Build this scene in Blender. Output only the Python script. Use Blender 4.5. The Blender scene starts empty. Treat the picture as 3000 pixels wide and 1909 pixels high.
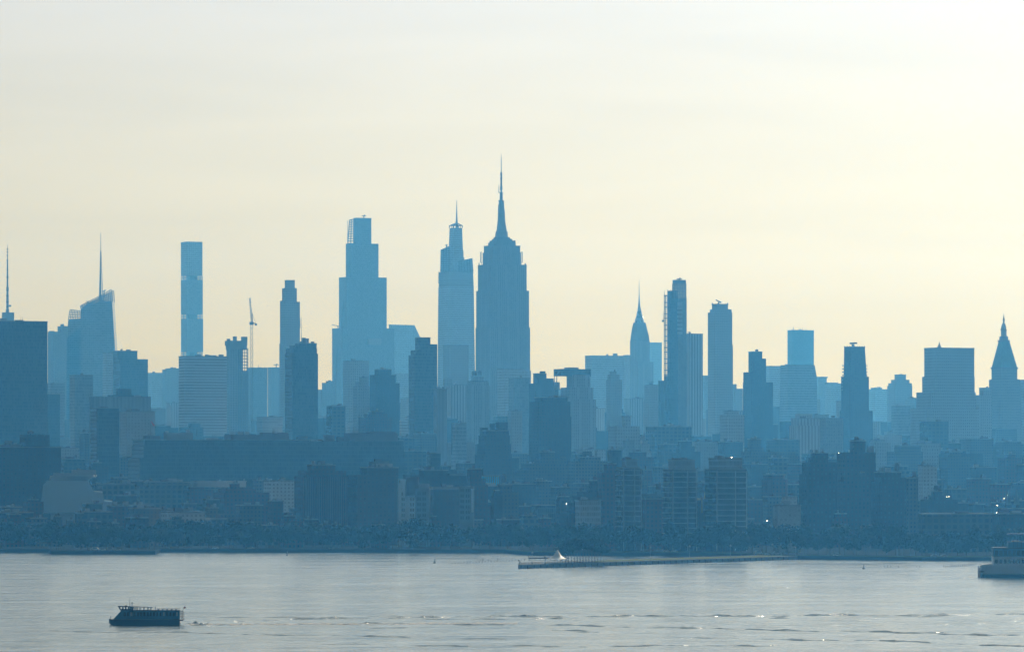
import bpy, math, random
from mathutils import Vector, Matrix
R = math.radians
sc = bpy.context.scene
COL = sc.collection

# ------------------------------------------------------------------ camera
CAMH, F, HOR = 60.0, 14126.0, 1378.0      # eye height (m), focal length in photo pixels, horizon row
cam_d = bpy.data.cameras.new("camera"); cam = bpy.data.objects.new("camera", cam_d); COL.objects.link(cam)
cam.location = (0, 0, CAMH); cam.rotation_euler = (R(90), 0, 0)
cam_d.sensor_width = 36; cam_d.lens = 36 * F / 3000.0
cam_d.shift_y = (HOR - 954.5) / 3000.0
cam_d.clip_start = 1.0; cam_d.clip_end = 60000
sc.camera = cam

# ------------------------------------------------------------------ light and sky
SUN_EL, SUN_AZ = R(25), R(22)             # azimuth clockwise from the view direction
world = bpy.data.worlds.new("World"); sc.world = world; world.use_nodes = True
def build_world():
    nt = world.node_tree; N = nt.nodes; L = nt.links; N.clear()
    out = N.new('ShaderNodeOutputWorld'); bg = N.new('ShaderNodeBackground'); L.new(bg.outputs[0], out.inputs[0])
    sky = N.new('ShaderNodeTexSky'); sky.sky_type = 'NISHITA'; sky.sun_disc = False
    sky.sun_elevation = SUN_EL; sky.sun_rotation = SUN_AZ; sky.altitude = 60
    sky.air_density = 1.0; sky.dust_density = 3.0; sky.ozone_density = 1.0
    tc = N.new('ShaderNodeTexCoord'); sep = N.new('ShaderNodeSeparateXYZ'); L.new(tc.outputs['Generated'], sep.inputs[0])
    def math_(op, a, b=None, c=None, clamp=False):
        n = N.new('ShaderNodeMath'); n.operation = op; n.use_clamp = clamp
        for i, v in enumerate((a, b, c)):
            if v is None: continue
            if isinstance(v, (int, float)): n.inputs[i].default_value = v
            else: L.new(v, n.inputs[i])
        return n.outputs[0]
    # high thin veil of cloud over the clear sky: bright round the sun, dim opposite
    sv = (math.sin(SUN_AZ) * math.cos(SUN_EL), math.cos(SUN_AZ) * math.cos(SUN_EL), math.sin(SUN_EL))
    dot = N.new('ShaderNodeVectorMath'); dot.operation = 'DOT_PRODUCT'; L.new(tc.outputs['Generated'], dot.inputs[0]); dot.inputs[1].default_value = sv
    g = math_('MULTIPLY_ADD', dot.outputs['Value'], 0.5, 0.5, True)
    glow = math_('ADD', math_('MULTIPLY', math_('POWER', g, 8.0), VEIL_GLOW), VEIL_BASE)
    # veil colour from amber at the horizon to pale blue-white above
    cr = N.new('ShaderNodeValToRGB'); L.new(math_('MULTIPLY', sep.outputs['Z'], 4.0, None, True), cr.inputs[0])
    el = cr.color_ramp.elements
    for p, c in VEIL_RAMP[2:]: el.new(p)
    for e, (p, c) in zip(sorted(el, key=lambda e: e.position), VEIL_RAMP): pass
    for i, (p, c) in enumerate(VEIL_RAMP):
        el[i].position = p
    for i, (p, c) in enumerate(VEIL_RAMP): el[i].color = (*c, 1)
    # long flat streaks of cirrus
    mp = N.new('ShaderNodeMapping'); mp.inputs['Scale'].default_value = (9, 9, 95); mp.inputs['Rotation'].default_value = (0, R(3), 0)
    L.new(tc.outputs['Generated'], mp.inputs[0])
    nz = N.new('ShaderNodeTexNoise'); nz.inputs['Scale'].default_value = 1.0; nz.inputs['Detail'].default_value = 5; nz.inputs['Roughness'].default_value = 0.5; nz.inputs['Distortion'].default_value = 0.6
    L.new(mp.outputs[0], nz.inputs['Vector'])
    streak = math_('MULTIPLY_ADD', nz.outputs[0], CLOUD_AMP, 1.0 - CLOUD_AMP * 0.5)
    glow = math_('MULTIPLY', glow, streak)
    veil = N.new('ShaderNodeVectorMath'); veil.operation = 'SCALE'; L.new(cr.outputs[0], veil.inputs[0]); L.new(glow, veil.inputs['Scale'])
    sk = N.new('ShaderNodeVectorMath'); sk.operation = 'SCALE'; L.new(sky.outputs[0], sk.inputs[0]); sk.inputs['Scale'].default_value = 1.0
    mix = N.new('ShaderNodeMix'); mix.data_type = 'RGBA'; mix.inputs[0].default_value = VEIL_MIX
    L.new(sk.outputs[0], mix.inputs[6]); L.new(veil.outputs[0], mix.inputs[7])
    L.new(mix.outputs[2], bg.inputs[0]); bg.inputs[1].default_value = SKY_STRENGTH
SKY_STRENGTH = 0.10; VEIL_MIX = 0.94; VEIL_GLOW = 12.6; VEIL_BASE = 0.70; CLOUD_AMP = 0.20
VEIL_RAMP = [(0.0, (1.05, 0.77, 0.14)), (0.10, (1.02, 0.80, 0.20)), (0.24, (1.02, 0.915, 0.60)), (0.38, (0.97, 0.95, 0.88)), (1.0, (0.88, 0.93, 0.86))]
build_world()
sun_d = bpy.data.lights.new("sun", 'SUN'); sun_d.energy = 3.5; sun_d.angle = R(1.2); sun_d.color = (1.0, 0.90, 0.74)
sun = bpy.data.objects.new("sun", sun_d); COL.objects.link(sun)
sdir = Vector((math.sin(SUN_AZ) * math.cos(SUN_EL), math.cos(SUN_AZ) * math.cos(SUN_EL), math.sin(SUN_EL)))
sun.rotation_euler = sdir.to_track_quat('Z', 'Y').to_euler(); sun.location = (800, 1000, 900)

HAZE_DENSITY = 0.60e-4; HAZE_COLOR = (0.095, 0.45, 1.0); HAZE_ANISO = 0.65
sc.view_settings.view_transform = 'Standard'; sc.view_settings.look = 'None'
sc.view_settings.exposure = 0.0; sc.view_settings.gamma = 1.0
sc.render.engine = 'CYCLES'
sc.cycles.use_denoising = True
sc.cycles.max_bounces = 6; sc.cycles.volume_bounces = 1; sc.cycles.diffuse_bounces = 2; sc.cycles.glossy_bounces = 3
sc.cycles.transparent_max_bounces = 12
sc.cycles.caustics_reflective = False; sc.cycles.caustics_refractive = False

# ------------------------------------------------------------------ helpers
def PX(px, D): return (px - 1500.0) / F * D
def PZ(py, D): return CAMH - (py - HOR) / F * D

class MB:
    def __init__(s): s.v = []; s.f = []
    def quad(s, *p):
        n = len(s.v); s.v += [tuple(q) for q in p]; s.f.append(tuple(range(n, n + len(p)))); return s
    def loft(s, rings, cap=True):
        n0 = len(s.v); k = len(rings[0])
        for r in rings: s.v += [tuple(q) for q in r]
        for i in range(len(rings) - 1):
            a = n0 + i * k; b = a + k
            for j in range(k):
                j2 = (j + 1) % k
                s.f.append((a + j, a + j2, b + j2, b + j))
        if cap:
            s.f.append(tuple(n0 + j for j in reversed(range(k))))
            s.f.append(tuple(n0 + (len(rings) - 1) * k + j for j in range(k)))
        return s
    def box(s, x0, x1, y0, y1, z0, z1):
        r = lambda z: [(x0, y0, z), (x1, y0, z), (x1, y1, z), (x0, y1, z)]
        return s.loft([r(z0), r(z1)])
    def cyl(s, x, y, z0, z1, r0, r1=None, n=10):
        r1 = r0 if r1 is None else r1
        c = lambda r, z: [(x + r * math.cos(2 * math.pi * i / n), y + r * math.sin(2 * math.pi * i / n), z) for i in range(n)]
        return s.loft([c(r0, z0), c(max(r1, 0.01), z1)])
    def bar(s, p, q, w, n=4, w2=None):
        p = Vector(p); q = Vector(q); d = (q - p)
        if d.length < 1e-6: return s
        d.normalize(); a = Vector((0, 0, 1)) if abs(d.z) < 0.9 else Vector((1, 0, 0))
        u = d.cross(a).normalized(); v = d.cross(u); w2 = w if w2 is None else w2
        ring = lambda c, ww: [c + (u * math.cos(2 * math.pi * (i + .5) / n) + v * math.sin(2 * math.pi * (i + .5) / n)) * ww * 0.7 for i in range(n)]
        return s.loft([ring(p, w), ring(q, w2)])
    def spin(s, x, y, prof, n=10):
        c = lambda r, z: [(x + max(r, .01) * math.cos(2 * math.pi * i / n), y + max(r, .01) * math.sin(2 * math.pi * i / n), z) for i in range(n)]
        return s.loft([c(r, z) for r, z in prof])
    def build(s, name, mat, parent=None, kind=None, smooth=False, label=None):
        me = bpy.data.meshes.new(name); me.from_pydata(s.v, [], s.f); me.materials.append(mat)
        if smooth:
            for p in me.polygons: p.use_smooth = True
        o = bpy.data.objects.new(name, me); COL.objects.link(o)
        if parent is not None: o.parent = parent
        if kind: o['kind'] = kind
        if label: o['label'] = label
        return o
def empty(name, label, cat, loc, rz=0.0, group=None):
    o = bpy.data.objects.new(name, None); COL.objects.link(o); o.location = loc; o.rotation_euler = (0, 0, rz)
    o['label'] = label; o['category'] = cat
    if group: o['group'] = group
    return o
def copy_tree(o, parent=None, label=None):
    c = o.copy(); COL.objects.link(c)
    if parent is not None: c.parent = parent
    if label: c['label'] = label
    for ch in KIDS.get(o.name, []):
        copy_tree(ch, c)
    return c
KIDS = {}

# ------------------------------------------------------------------ materials
def new_mat(name):
    m = bpy.data.materials.new(name); m.use_nodes = True
    nt = m.node_tree; nt.nodes.clear()
    out = nt.nodes.new('ShaderNodeOutputMaterial'); b = nt.nodes.new('ShaderNodeBsdfPrincipled')
    nt.links.new(b.outputs[0], out.inputs[0]); return m, nt, b, out
class NT:
    def __init__(s, nt): s.nt = nt; s.N = nt.nodes; s.L = nt.links
    def m(s, op, a, b=None, c=None, clamp=False):
        n = s.N.new('ShaderNodeMath'); n.operation = op; n.use_clamp = clamp
        for i, v in enumerate((a, b, c)):
            if v is None: continue
            if isinstance(v, (int, float)): n.inputs[i].default_value = v
            else: s.L.new(v, n.inputs[i])
        return n.outputs[0]
    def mix(s, f, a, b):
        n = s.N.new('ShaderNodeMix'); n.data_type = 'RGBA'
        for i, v in ((0, f), (6, a), (7, b)):
            if isinstance(v, (int, float)): n.inputs[i].default_value = v
            elif isinstance(v, tuple): n.inputs[i].default_value = (*v, 1)
            else: s.L.new(v, n.inputs[i])
        return n.outputs[2]
    def noise(s, vec, scale, detail=3, rough=0.5, dist=0.0):
        n = s.N.new('ShaderNodeTexNoise'); n.inputs['Scale'].default_value = scale; n.inputs['Detail'].default_value = detail
        n.inputs['Roughness'].default_value = rough; n.inputs['Distortion'].default_value = dist
        if vec is not None: s.L.new(vec, n.inputs['Vector'])
        return n.outputs[0]
    def mapping(s, vec, scale=(1, 1, 1), rot=(0, 0, 0)):
        n = s.N.new('ShaderNodeMapping'); n.inputs['Scale'].default_value = scale; n.inputs['Rotation'].default_value = rot
        s.L.new(vec, n.inputs[0]); return n.outputs[0]
def plain(name, col, rough=0.8, metal=0.0, var=0.25, scale=0.3):
    m, nt, b, out = new_mat(name); t = NT(nt)
    tc = t.N.new('ShaderNodeTexCoord')
    nz = t.noise(tc.outputs['Object'], scale, 5)
    f = t.m('MULTIPLY_ADD', nz, 2 * var, 1 - var)
    v = t.N.new('ShaderNodeVectorMath'); v.operation = 'SCALE'; v.inputs[0].default_value = col; t.L.new(f, v.inputs['Scale'])
    if rough > .75: b.inputs['Specular IOR Level'].default_value = 0.0
    t.L.new(v.outputs[0], b.inputs['Base Color']); b.inputs['Roughness'].default_value = rough; b.inputs['Metallic'].default_value = metal
    return m
def facade(name, wall, win, pw=3.0, ph=3.8, wx=0.5, wz=0.5, wrough=0.15, rough=0.85, var=0.25, roof=(0.13, 0.125, 0.12), pier=0):
    """wall with a grid of windows; wx, wz = share of the bay taken by glass; pier adds broader blank strips"""
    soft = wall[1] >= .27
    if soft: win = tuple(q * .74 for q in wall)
    elif wall[1] > .06: wall = tuple(q * .45 for q in wall)
    m, nt, b, out = new_mat(name); t = NT(nt)
    tc = t.N.new('ShaderNodeTexCoord'); sp = t.N.new('ShaderNodeSeparateXYZ'); t.L.new(tc.outputs['Object'], sp.inputs[0])
    oi = t.N.new('ShaderNodeObjectInfo')
    u = t.m('ADD', t.m('ADD', sp.outputs[0], sp.outputs[1]), t.m('MULTIPLY', oi.outputs['Random'], 37.0))
    z = sp.outputs[2]
    up = t.m('DIVIDE', u, pw); zp = t.m('DIVIDE', z, ph)
    fu = t.m('FRACT', up); fz = t.m('FRACT', zp)
    mu = t.m('LESS_THAN', fu, wx); mz = t.m('LESS_THAN', fz, wz)
    mask = t.m('MULTIPLY', mu, mz)
    if pier:
        fp = t.m('FRACT', t.m('DIVIDE', up, float(pier))); mask = t.m('MULTIPLY', mask, t.m('GREATER_THAN', fp, 1.0 / pier))
    cb = t.N.new('ShaderNodeCombineXYZ'); t.L.new(t.m('FLOOR', up), cb.inputs[0]); t.L.new(t.m('FLOOR', zp), cb.inputs[1])
    wn = t.N.new('ShaderNodeTexWhiteNoise'); t.L.new(cb.outputs[0], wn.inputs['Vector'])
    geo = t.N.new('ShaderNodeNewGeometry'); gs = t.N.new('ShaderNodeSeparateXYZ'); t.L.new(geo.outputs['Normal'], gs.inputs[0])
    isroof = t.m('GREATER_THAN', gs.outputs[2], 0.6)
    big = t.noise(tc.outputs['Object'], 0.05, 4); fine = t.noise(tc.outputs['Object'], 0.6, 4)
    k = t.m('ADD', t.m('MULTIPLY_ADD', big, var, 1 - var * .5), t.m('MULTIPLY_ADD', fine, var, -var * .5))
    k = t.m('MULTIPLY', k, t.m('MULTIPLY_ADD', oi.outputs['Random'], 0.5, 0.75))
    wv = t.N.new('ShaderNodeVectorMath'); wv.operation = 'SCALE'; wv.inputs[0].default_value = wall; t.L.new(k, wv.inputs['Scale'])
    wd = t.N.new('ShaderNodeVectorMath'); wd.operation = 'SCALE'; wd.inputs[0].default_value = win; t.L.new(t.m('MULTIPLY_ADD', wn.outputs['Value'], .35 if soft else 1.2, .8 if soft else 0.4), wd.inputs['Scale'])
    c = t.mix(mask, wv.outputs[0], wd.outputs[0]); c = t.mix(isroof, c, roof)
    t.L.new(c, b.inputs['Base Color'])
    notroof = t.m('SUBTRACT', 1.0, isroof); t.L.new(t.m('MULTIPLY', t.m('MULTIPLY', mask, notroof), .45), b.inputs['Specular IOR Level'])
    rr = t.m('MULTIPLY_ADD', t.m('MULTIPLY', mask, notroof), wrough - rough, rough); t.L.new(rr, b.inputs['Roughness'])
    return m
# ------------------------------------------------------------------ water, land, haze
def water_mat():
    m, nt, b, out = new_mat("water"); t = NT(nt)
    geo = t.N.new('ShaderNodeNewGeometry'); P = geo.outputs['Position']
    b.inputs['Base Color'].default_value = (0.025, 0.06, 0.06, 1); b.inputs['IOR'].default_value = 1.9
    b.inputs['Roughness'].default_value = 0.16
    wind = t.noise(t.mapping(P, (0.0009, 0.0022, 1), (0, 0, R(8))), 1.0, 4, 0.55, 0.8)
    n1 = t.noise(t.mapping(P, (0.045, 0.035, 1), (0, 0, R(6))), 1.0, 4, 0.6, 0.3)
    n2 = t.noise(t.mapping(P, (0.11, 0.12, 1), (0, 0, R(-9))), 1.0, 4, 0.65)
    n3 = t.noise(t.mapping(P, (0.4, 0.6, 1)), 1.0, 4, 0.7)
    n0 = t.noise(t.mapping(P, (0.007, 0.014, 1), (0, 0, R(-4))), 1.0, 3, 0.6, 0.5)
    w2 = t.noise(t.mapping(P, (0.006, 0.013, 1), (0, 0, R(-5))), 1.0, 5, 0.65, 0.6)
    w3 = t.noise(t.mapping(P, (0.035, 0.022, 1), (0, 0, R(3))), 1.0, 4, 0.6, 0.4)
    amp = t.m('MULTIPLY', t.m('MULTIPLY_ADD', wind, 1.6, 0.15), t.m('POWER', t.m('MULTIPLY', t.m('ADD', t.m('MULTIPLY', w2, .6), t.m('MULTIPLY', w3, .4)), 1.85), 3.0))
    h = t.m('ADD', t.m('MULTIPLY', n1, 2.8), t.m('ADD', t.m('MULTIPLY', n2, 0.8), t.m('MULTIPLY', n3, 0.15)))
    h = t.m('ADD', t.m('MULTIPLY', h, amp), t.m('MULTIPLY', n0, 6.5))
    bp = t.N.new('ShaderNodeBump'); bp.inputs['Strength'].default_value = 1.0; bp.inputs['Distance'].default_value = 1.0
    t.L.new(h, bp.inputs['Height']); t.L.new(bp.outputs[0], b.inputs['Normal'])
    return m
M_WATER = water_mat()
w = MB(); w.quad((-4000, -800, 0), (4000, -800, 0), (4000, 12300, 0), (-4000, 12300, 0)); w.build("water", M_WATER, kind='structure')
# shoreline in plan: photo column and distance of the water's edge
SHORE = [(-3200, 3560), (-400, 3552), (145, 3548), (150, 3458), (455, 3470), (470, 3545), (1000, 3540), (1480, 3520), (1545, 3420), (2060, 3395), (2300, 3270), (2700, 3215), (3300, 3205), (6200, 3200)]
M_LAND = plain("paving", (0.045, 0.05, 0.045), 0.9, scale=0.05)
M_WALLS = plain("seawall_stone", (0.12, 0.115, 0.10), 0.9, scale=0.4)
M_GRASS = plain("lawn", (0.07, 0.10, 0.03), 0.9, scale=0.08)
def land():
    top = [(PX(a, d), d, 2.4) for a, d in SHORE]; bot = [(x, y, -1.0) for x, y, z in top]
    l = MB(); n = len(top)
    l.quad(*(top + [(3950, 12200, 2.4), (-3950, 12200, 2.4)]))
    for i in range(n - 1): l.quad(bot[i], bot[i + 1], top[i + 1], top[i])
    l.build("ground", M_LAND, kind='structure')
    g = MB()
    ins = [(PX(a, d), d + 14, 2.41) for a, d in SHORE[7:]]; ins2 = [(x, y + 26, 2.41) for x, y, z in reversed(ins)]
    g.quad(*(ins + ins2)); g.build("lawn", M_GRASS, kind='structure')
    r = MB(); ra = [(PX(a, d), d + 62, 2.42) for a, d in SHORE[6:]]; r.quad(*(ra + [(x, y + 26, 2.42) for x, y, z in reversed(ra)]))
    r.build("road", plain("asphalt", (0.05, 0.05, 0.05), 0.9), kind='structure')
land()
def haze():
    m = bpy.data.materials.new("haze"); m.use_nodes = True; nt = m.node_tree; nt.nodes.clear()
    o = nt.nodes.new('ShaderNodeOutputMaterial'); v = nt.nodes.new('ShaderNodeVolumePrincipled')
    v.inputs['Color'].default_value = (*HAZE_COLOR, 1); v.inputs['Density'].default_value = HAZE_DENSITY
    v.inputs['Anisotropy'].default_value = HAZE_ANISO; v.inputs['Absorption Color'].default_value = (1, 1, 1, 1)
    v.inputs['Blackbody Intensity'].default_value = 0
    nt.links.new(v.outputs[0], o.inputs['Volume'])
    MB().box(-4100, 4100, -900, 12400, -2.2, 600).build("haze", m, kind='stuff')
haze()
# ------------------------------------------------------------------ building materials
DG = (0.035, 0.045, 0.05)
M = dict(
 stone = facade("limestone_wall", (0.34, 0.32, 0.28), DG, 3.2, 3.8, 0.42, 0.55),
 piers = facade("pier_stone_wall", (0.30, 0.28, 0.25), DG, 2.6, 3.8, 0.48, 0.86, pier=6),
 brick = facade("dark_brick_wall", (0.13, 0.085, 0.07), DG, 3.4, 3.2, 0.38, 0.5),
 red = facade("red_brick_wall", (0.24, 0.09, 0.06), DG, 3.4, 3.3, 0.40, 0.52),
 tan = facade("tan_brick_wall", (0.28, 0.22, 0.16), DG, 3.1, 3.1, 0.42, 0.5),
 white = facade("white_brick_wall", (0.55, 0.54, 0.50), DG, 3.6, 3.2, 0.45, 0.48),
 conc = facade("concrete_wall", (0.28, 0.27, 0.25), (0.05, 0.05, 0.05), 4.0, 3.6, 0.55, 0.55),
 dark = facade("dark_curtain_wall", (0.05, 0.055, 0.06), (0.03, 0.035, 0.04), 1.8, 3.9, 0.8, 0.75, rough=0.5),
 glass = facade("blue_glass_curtain_wall", (0.30, 0.33, 0.34), (0.04, 0.07, 0.085), 1.6, 4.1, 0.86, 0.74, rough=0.4),
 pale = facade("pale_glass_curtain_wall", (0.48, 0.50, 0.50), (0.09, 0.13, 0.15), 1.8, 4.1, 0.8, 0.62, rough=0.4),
 bands = facade("banded_wall", (0.46, 0.45, 0.42), (0.05, 0.06, 0.07), 400.0, 4.0, 1.0, 0.52),
 strips = facade("striped_pier_wall", (0.36, 0.35, 0.32), (0.05, 0.055, 0.06), 4.4, 600.0, 0.5, 1.0),
 loft = facade("loft_wall", (0.24, 0.22, 0.19), DG, 5.2, 4.2, 0.62, 0.6),
)
M_STEEL = plain("painted_steel", (0.14, 0.14, 0.14), 0.6)
M_CONC = plain("bare_concrete", (0.25, 0.24, 0.22), 0.9, scale=0.1)
M_ROOF = plain("roof_gravel", (0.14, 0.135, 0.13), 0.95)
M_ROOFW = plain("roof_membrane", (0.55, 0.54, 0.52), 0.6)
M_WOOD = plain("weathered_cedar", (0.12, 0.085, 0.06), 0.9)
M_METAL = plain("zinc_cladding", (0.33, 0.34, 0.35), 0.45, 0.6, 0.1)
M_BRICKP = plain("plain_brick", (0.16, 0.09, 0.07), 0.9, scale=0.5)
M_DARKGLASS = plain("window_glass", (0.03, 0.04, 0.045), 0.12, 0, 0.2)
M_MIRROR = plain("glint_mirror", (0.8, 0.78, 0.72), 0.36, 1.0, 0.03)  # mirror finish of the added plates that make sun glints
M_SLAB = plain("white_slab_edge", (0.40, 0.42, 0.42), 0.6, 0, 0.1)
M_COPPER = plain("weathered_copper", (0.14, 0.24, 0.20), 0.7)
M_GOLD = plain("gilded_tile", (0.42, 0.32, 0.12), 0.4, 0.6)

def dw(D): return D if D < 3500 else 3500.0 * (D / 3500.0) ** 1.4
TH = R(25.3); CT, ST = math.cos(TH), math.sin(TH)
ANCH = []          # (middle column, top row, distance, words) of every named building
rng = random.Random(7)

def wid(px0, px1, D, r):
    W = PX(px1, D) - PX(px0, D); a = W / (CT + r * ST); return a, r * a
def ring(xc, a, b, z, yo=0.0, ch=0.0):
    """footprint ring in the building's turned frame; xc is the sideways world offset of its centre"""
    cx, cy = xc * CT + yo * ST, -xc * ST + yo * CT
    p = [(-a / 2, -b / 2), (a / 2, -b / 2), (a / 2, b / 2), (-a / 2, b / 2)]
    if ch:
        c = ch * min(a, b)
        p = [(-a/2 + c, -b/2), (a/2 - c, -b/2), (a/2, -b/2 + c), (a/2, b/2 - c), (a/2 - c, b/2), (-a/2 + c, b/2), (-a/2, b/2 - c), (-a/2, -b/2 + c)]
    return [(cx + x, cy + y, z) for x, y in p]

class Bld:
    def __init__(s, kind, cat, label, D, x0, x1, r=0.8, group=None, anchor=None, z0=2.3):
        D = dw(D); s.D = D; s.r = r; s.x0 = x0; s.x1 = x1; s.xc = PX((x0 + x1) / 2, D); s.z0 = z0; s.top = 1378
        s.o = empty(kind, label, cat, (s.xc, D, z0), TH, group)
        s.anchor = anchor; s.n = 0
    def Z(s, py): return PZ(py, s.D) - s.z0
    def X(s, px): return PX(px, s.D) - s.xc
    def tiers(s, ts, mat, name='wall', z=0.0, r=None, roof=True, yo=0.0, ch=0.0):
        """ts: bottom to top (x0, x1, ytop) or (x0,x1,ytop, xt0,xt1) for a taper"""
        mb = MB(); r = r or s.r; rf = []
        for t in ts:
            x0, x1, yt = t[:3]; a, b = wid(x0, x1, s.D, r); c = s.X((x0 + x1) / 2)
            if len(t) > 3: a2, b2 = wid(t[3], t[4], s.D, r); c2 = s.X((t[3] + t[4]) / 2)
            else: a2, b2, c2 = a, b, c
            zt = s.Z(yt)
            mb.loft([ring(c, a, b, z, yo, ch), ring(c2, a2, b2, zt, yo, ch)])
            rf.append((c2, a2, b2, zt)); z = zt - 0.4
            s.top = min(s.top, yt)
        w = mb.build(name, mat, s.o)
        if roof:
            c, a, b, zt = rf[-1]; q = MB()
            q.loft([ring(c, a + .7, b + .7, zt + .01, yo, ch), ring(c, a + .7, b + .7, zt + .9, yo, ch)])
            q.build('parapet', M_CONC, s.o)
        s.last = rf[-1]; s.rf = rf
        return w
    def poly(s, pts, mat, name='wall', depth=20.0, yo=0.0, skew=0.0):
        """silhouette (px,py) given thickness, in world-facing frame turned back"""
        mb = MB(); fr, bk = [], []
        for px, py in pts:
            x = s.X(px); z = s.Z(py)
            fr.append((x * CT + (yo - depth / 2) * ST, -x * ST + (yo - depth / 2) * CT, z)); x += skew * depth; bk.append((x * CT + (yo + depth / 2) * ST, -x * ST + (yo + depth / 2) * CT, z))
        return mb.loft([fr, bk]).build(name, mat, s.o)
    def box(s, x0, x1, y0, y1, mat, name='penthouse', r=None, yo=0.0, ch=0.0):
        r = r or s.r; a, b = wid(x0, x1, s.D, r); c = s.X((x0 + x1) / 2)
        s.top = min(s.top, y0)
        return MB().loft([ring(c, a, b, s.Z(y1) - .3, yo, ch), ring(c, a, b, s.Z(y0), yo, ch)]).build(name, mat, s.o)
    def tank(s, px, ytop, ybase, wpx=8, yo=0.0):
        """wooden water tank on legs with a cone roof"""
        x = s.X(px); cx, cy = x * CT + yo * ST, -x * ST + yo * CT; r = wpx / F * s.D / 2
        zt, zb = s.Z(ytop), s.Z(ybase); H = zt - zb; zl = zb + H * .3
        t = MB(); t.cyl(cx, cy, zl, zt - H * .18, r, r * .96, 12); o = t.build('water_tank', M_WOOD, s.o)
        MB().cyl(cx, cy, zt - H * .18 + .02, zt, r * 1.1, 0.05, 12).build('tank_roof', M_ROOF, o)
        l = MB()
        for dx, dy in ((-1, -1), (1, -1), (1, 1), (-1, 1)): l.bar((cx + dx * r * .6, cy + dy * r * .6, zb - .3), (cx + dx * r * .6, cy + dy * r * .6, zl), max(.25, r * .12))
        l.build('tank_stand', M_STEEL, o)
    def mast(s, px, ytop, ybase, w=0.5, name='antenna', yo=0.0, mat=None):
        x = s.X(px); MB().bar((x * CT + yo * ST, -x * ST + yo * CT, s.Z(ybase) - .3), (x * CT + yo * ST, -x * ST + yo * CT, s.Z(ytop)), w, 4, w * .5).build(name, mat or M_STEEL, s.o)
    def rig(s, px, ytop, ybase, half, tilt=0.0):
        """window-cleaning crane: post and cross arm"""
        x = s.X(px); c = lambda dx, z: ((x + dx) * CT, -(x + dx) * ST, z)
        h = half / F * s.D; zt = s.Z(ytop); m = MB()
        m.bar(c(0, s.Z(ybase) - .3), c(0, zt), 1.6); m.bar(c(-h, zt + tilt * h), c(h, zt - tilt * h), 1.3); m.bar(c(0, zt + 1), c(h * .5, zt + .8), 2.0)
        m.build('roof_crane', M_STEEL, s.o)
    def clutter(s, n=3, hmax=4.0):
        c, a, b, zt = s.last
        for i in range(n):
            w = a * rng.uniform(.10, .24); d = b * rng.uniform(.15, .35); h = rng.uniform(1.4, hmax)
            x = rng.uniform(-a / 2 + w, a / 2 - w); y = rng.uniform(-b / 2 + d, b / 2 - d); cx, cy = c * CT, -c * ST
            MB().box(cx + x - w / 2, cx + x + w / 2, cy + y - d / 2, cy + y + d / 2, zt - .2, zt + h + .013 * i).build(rng.choice(['roof_unit', 'stair_bulkhead', 'roof_unit']), rng.choice([M_METAL, M_BRICKP, M_CONC]), s.o)
    def glint(s, px, py, w=1.6, h=1.6, name='glint_plate'):
        """an added mirror plate, tilted to throw the sun back as a glint"""
        x = s.X(px); yo = -s.last[2] * .5 - 3; w *= .32; h *= .32
        n = (sdir + Vector((-(s.xc + x) / s.D, -1, 0)).normalized()).normalized()
        u = n.cross(Vector((0, 0, 1))).normalized(); v = n.cross(u)
        rot = Matrix.Rotation(-TH, 3, 'Z'); c = rot @ Vector((x, yo, 0)); c.z = s.Z(py); u = rot @ u; v = rot @ v; nn = rot @ n
        p = [c + u * w / 2 * i + v * h / 2 * j for i, j in ((-1, -1), (1, -1), (1, 1), (-1, 1))]
        MB().loft([[q - nn * .15 for q in p], p]).build(name, M_MIRROR, s.o)
    def done(s):
        if s.anchor: ANCH.append(((s.x0 + s.x1) / 2, s.top, s.D, s.anchor))
        return s

def quick(kind, cat, anchor, label, D, ts, mat, r=0.8, extra=(), n=3, ch=0.0, group=None):
    b = Bld(kind, cat, label, D, ts[0][0], ts[0][1], r, group, anchor)
    b.tiers(ts, M[mat], ch=ch)
    if n: b.clutter(n)
    for e in extra:
        k = e[0]
        if k == 'tank': b.tank(*e[1:])
        elif k == 'mast': b.mast(*e[1:])
        elif k == 'rig': b.rig(*e[1:])
        elif k == 'box': b.box(e[1], e[2], e[3], e[4], M[e[5]] if e[5] in M else globals()[e[5]], e[6] if len(e) > 6 else 'penthouse')
        elif k == 'glint': b.glint(*e[1:])
        elif k == 'wing':   # (x0,x1,ytop,mat,yo)
            b.tiers([e[1:4]], M[e[4]], 'wing', yo=e[5])
    return b.done()
# ------------------------------------------------------------------ the far and middle skyline, left to right
S = 'skyscraper'; OT = 'office_tower'; AT = 'apartment_tower'; AB = 'apartment_building'; OB = 'office_building'
b = quick(OT, 'tower', 'the broad dark slab tower', 'broad dark flat-topped slab tower cut by the left edge of the picture', 4800, [(-70, 139, 943)], 'dark', 0.45, [('box', 0, 20, 932, 943, 'M_METAL'), ('box', 43, 69, 937, 943, 'M_METAL'), ('mast', 61, 926, 937, .3), ('mast', 66, 928, 937, .3)], 0)
b = Bld(S, 'skyscraper', 'tower hidden behind the dark slab at far left, only its banded white mast rising above', 6580, -30, 80, .8, anchor='the tower of the banded mast')
b.tiers([(-30, 80, 948)], M['glass'], roof=False); b.box(5, 42, 915, 948, M_METAL)
m = MB(); c = (b.X(22) * CT, -b.X(22) * ST)
def prof(b, c, pts, n=8): return MB().spin(c[0], c[1], [(w / F * b.D / 2, b.Z(y)) for y, w in pts], n)
prof(b, c, [(935, 12), (905, 10), (904, 7), (880, 8), (850, 6), (848, 8), (843, 8), (842, 5.5), (762, 4), (760, 2.4), (745, 2.4), (744, 1.6), (718, 1.0)]).build('broadcast_mast', M_METAL, b.o)
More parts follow.
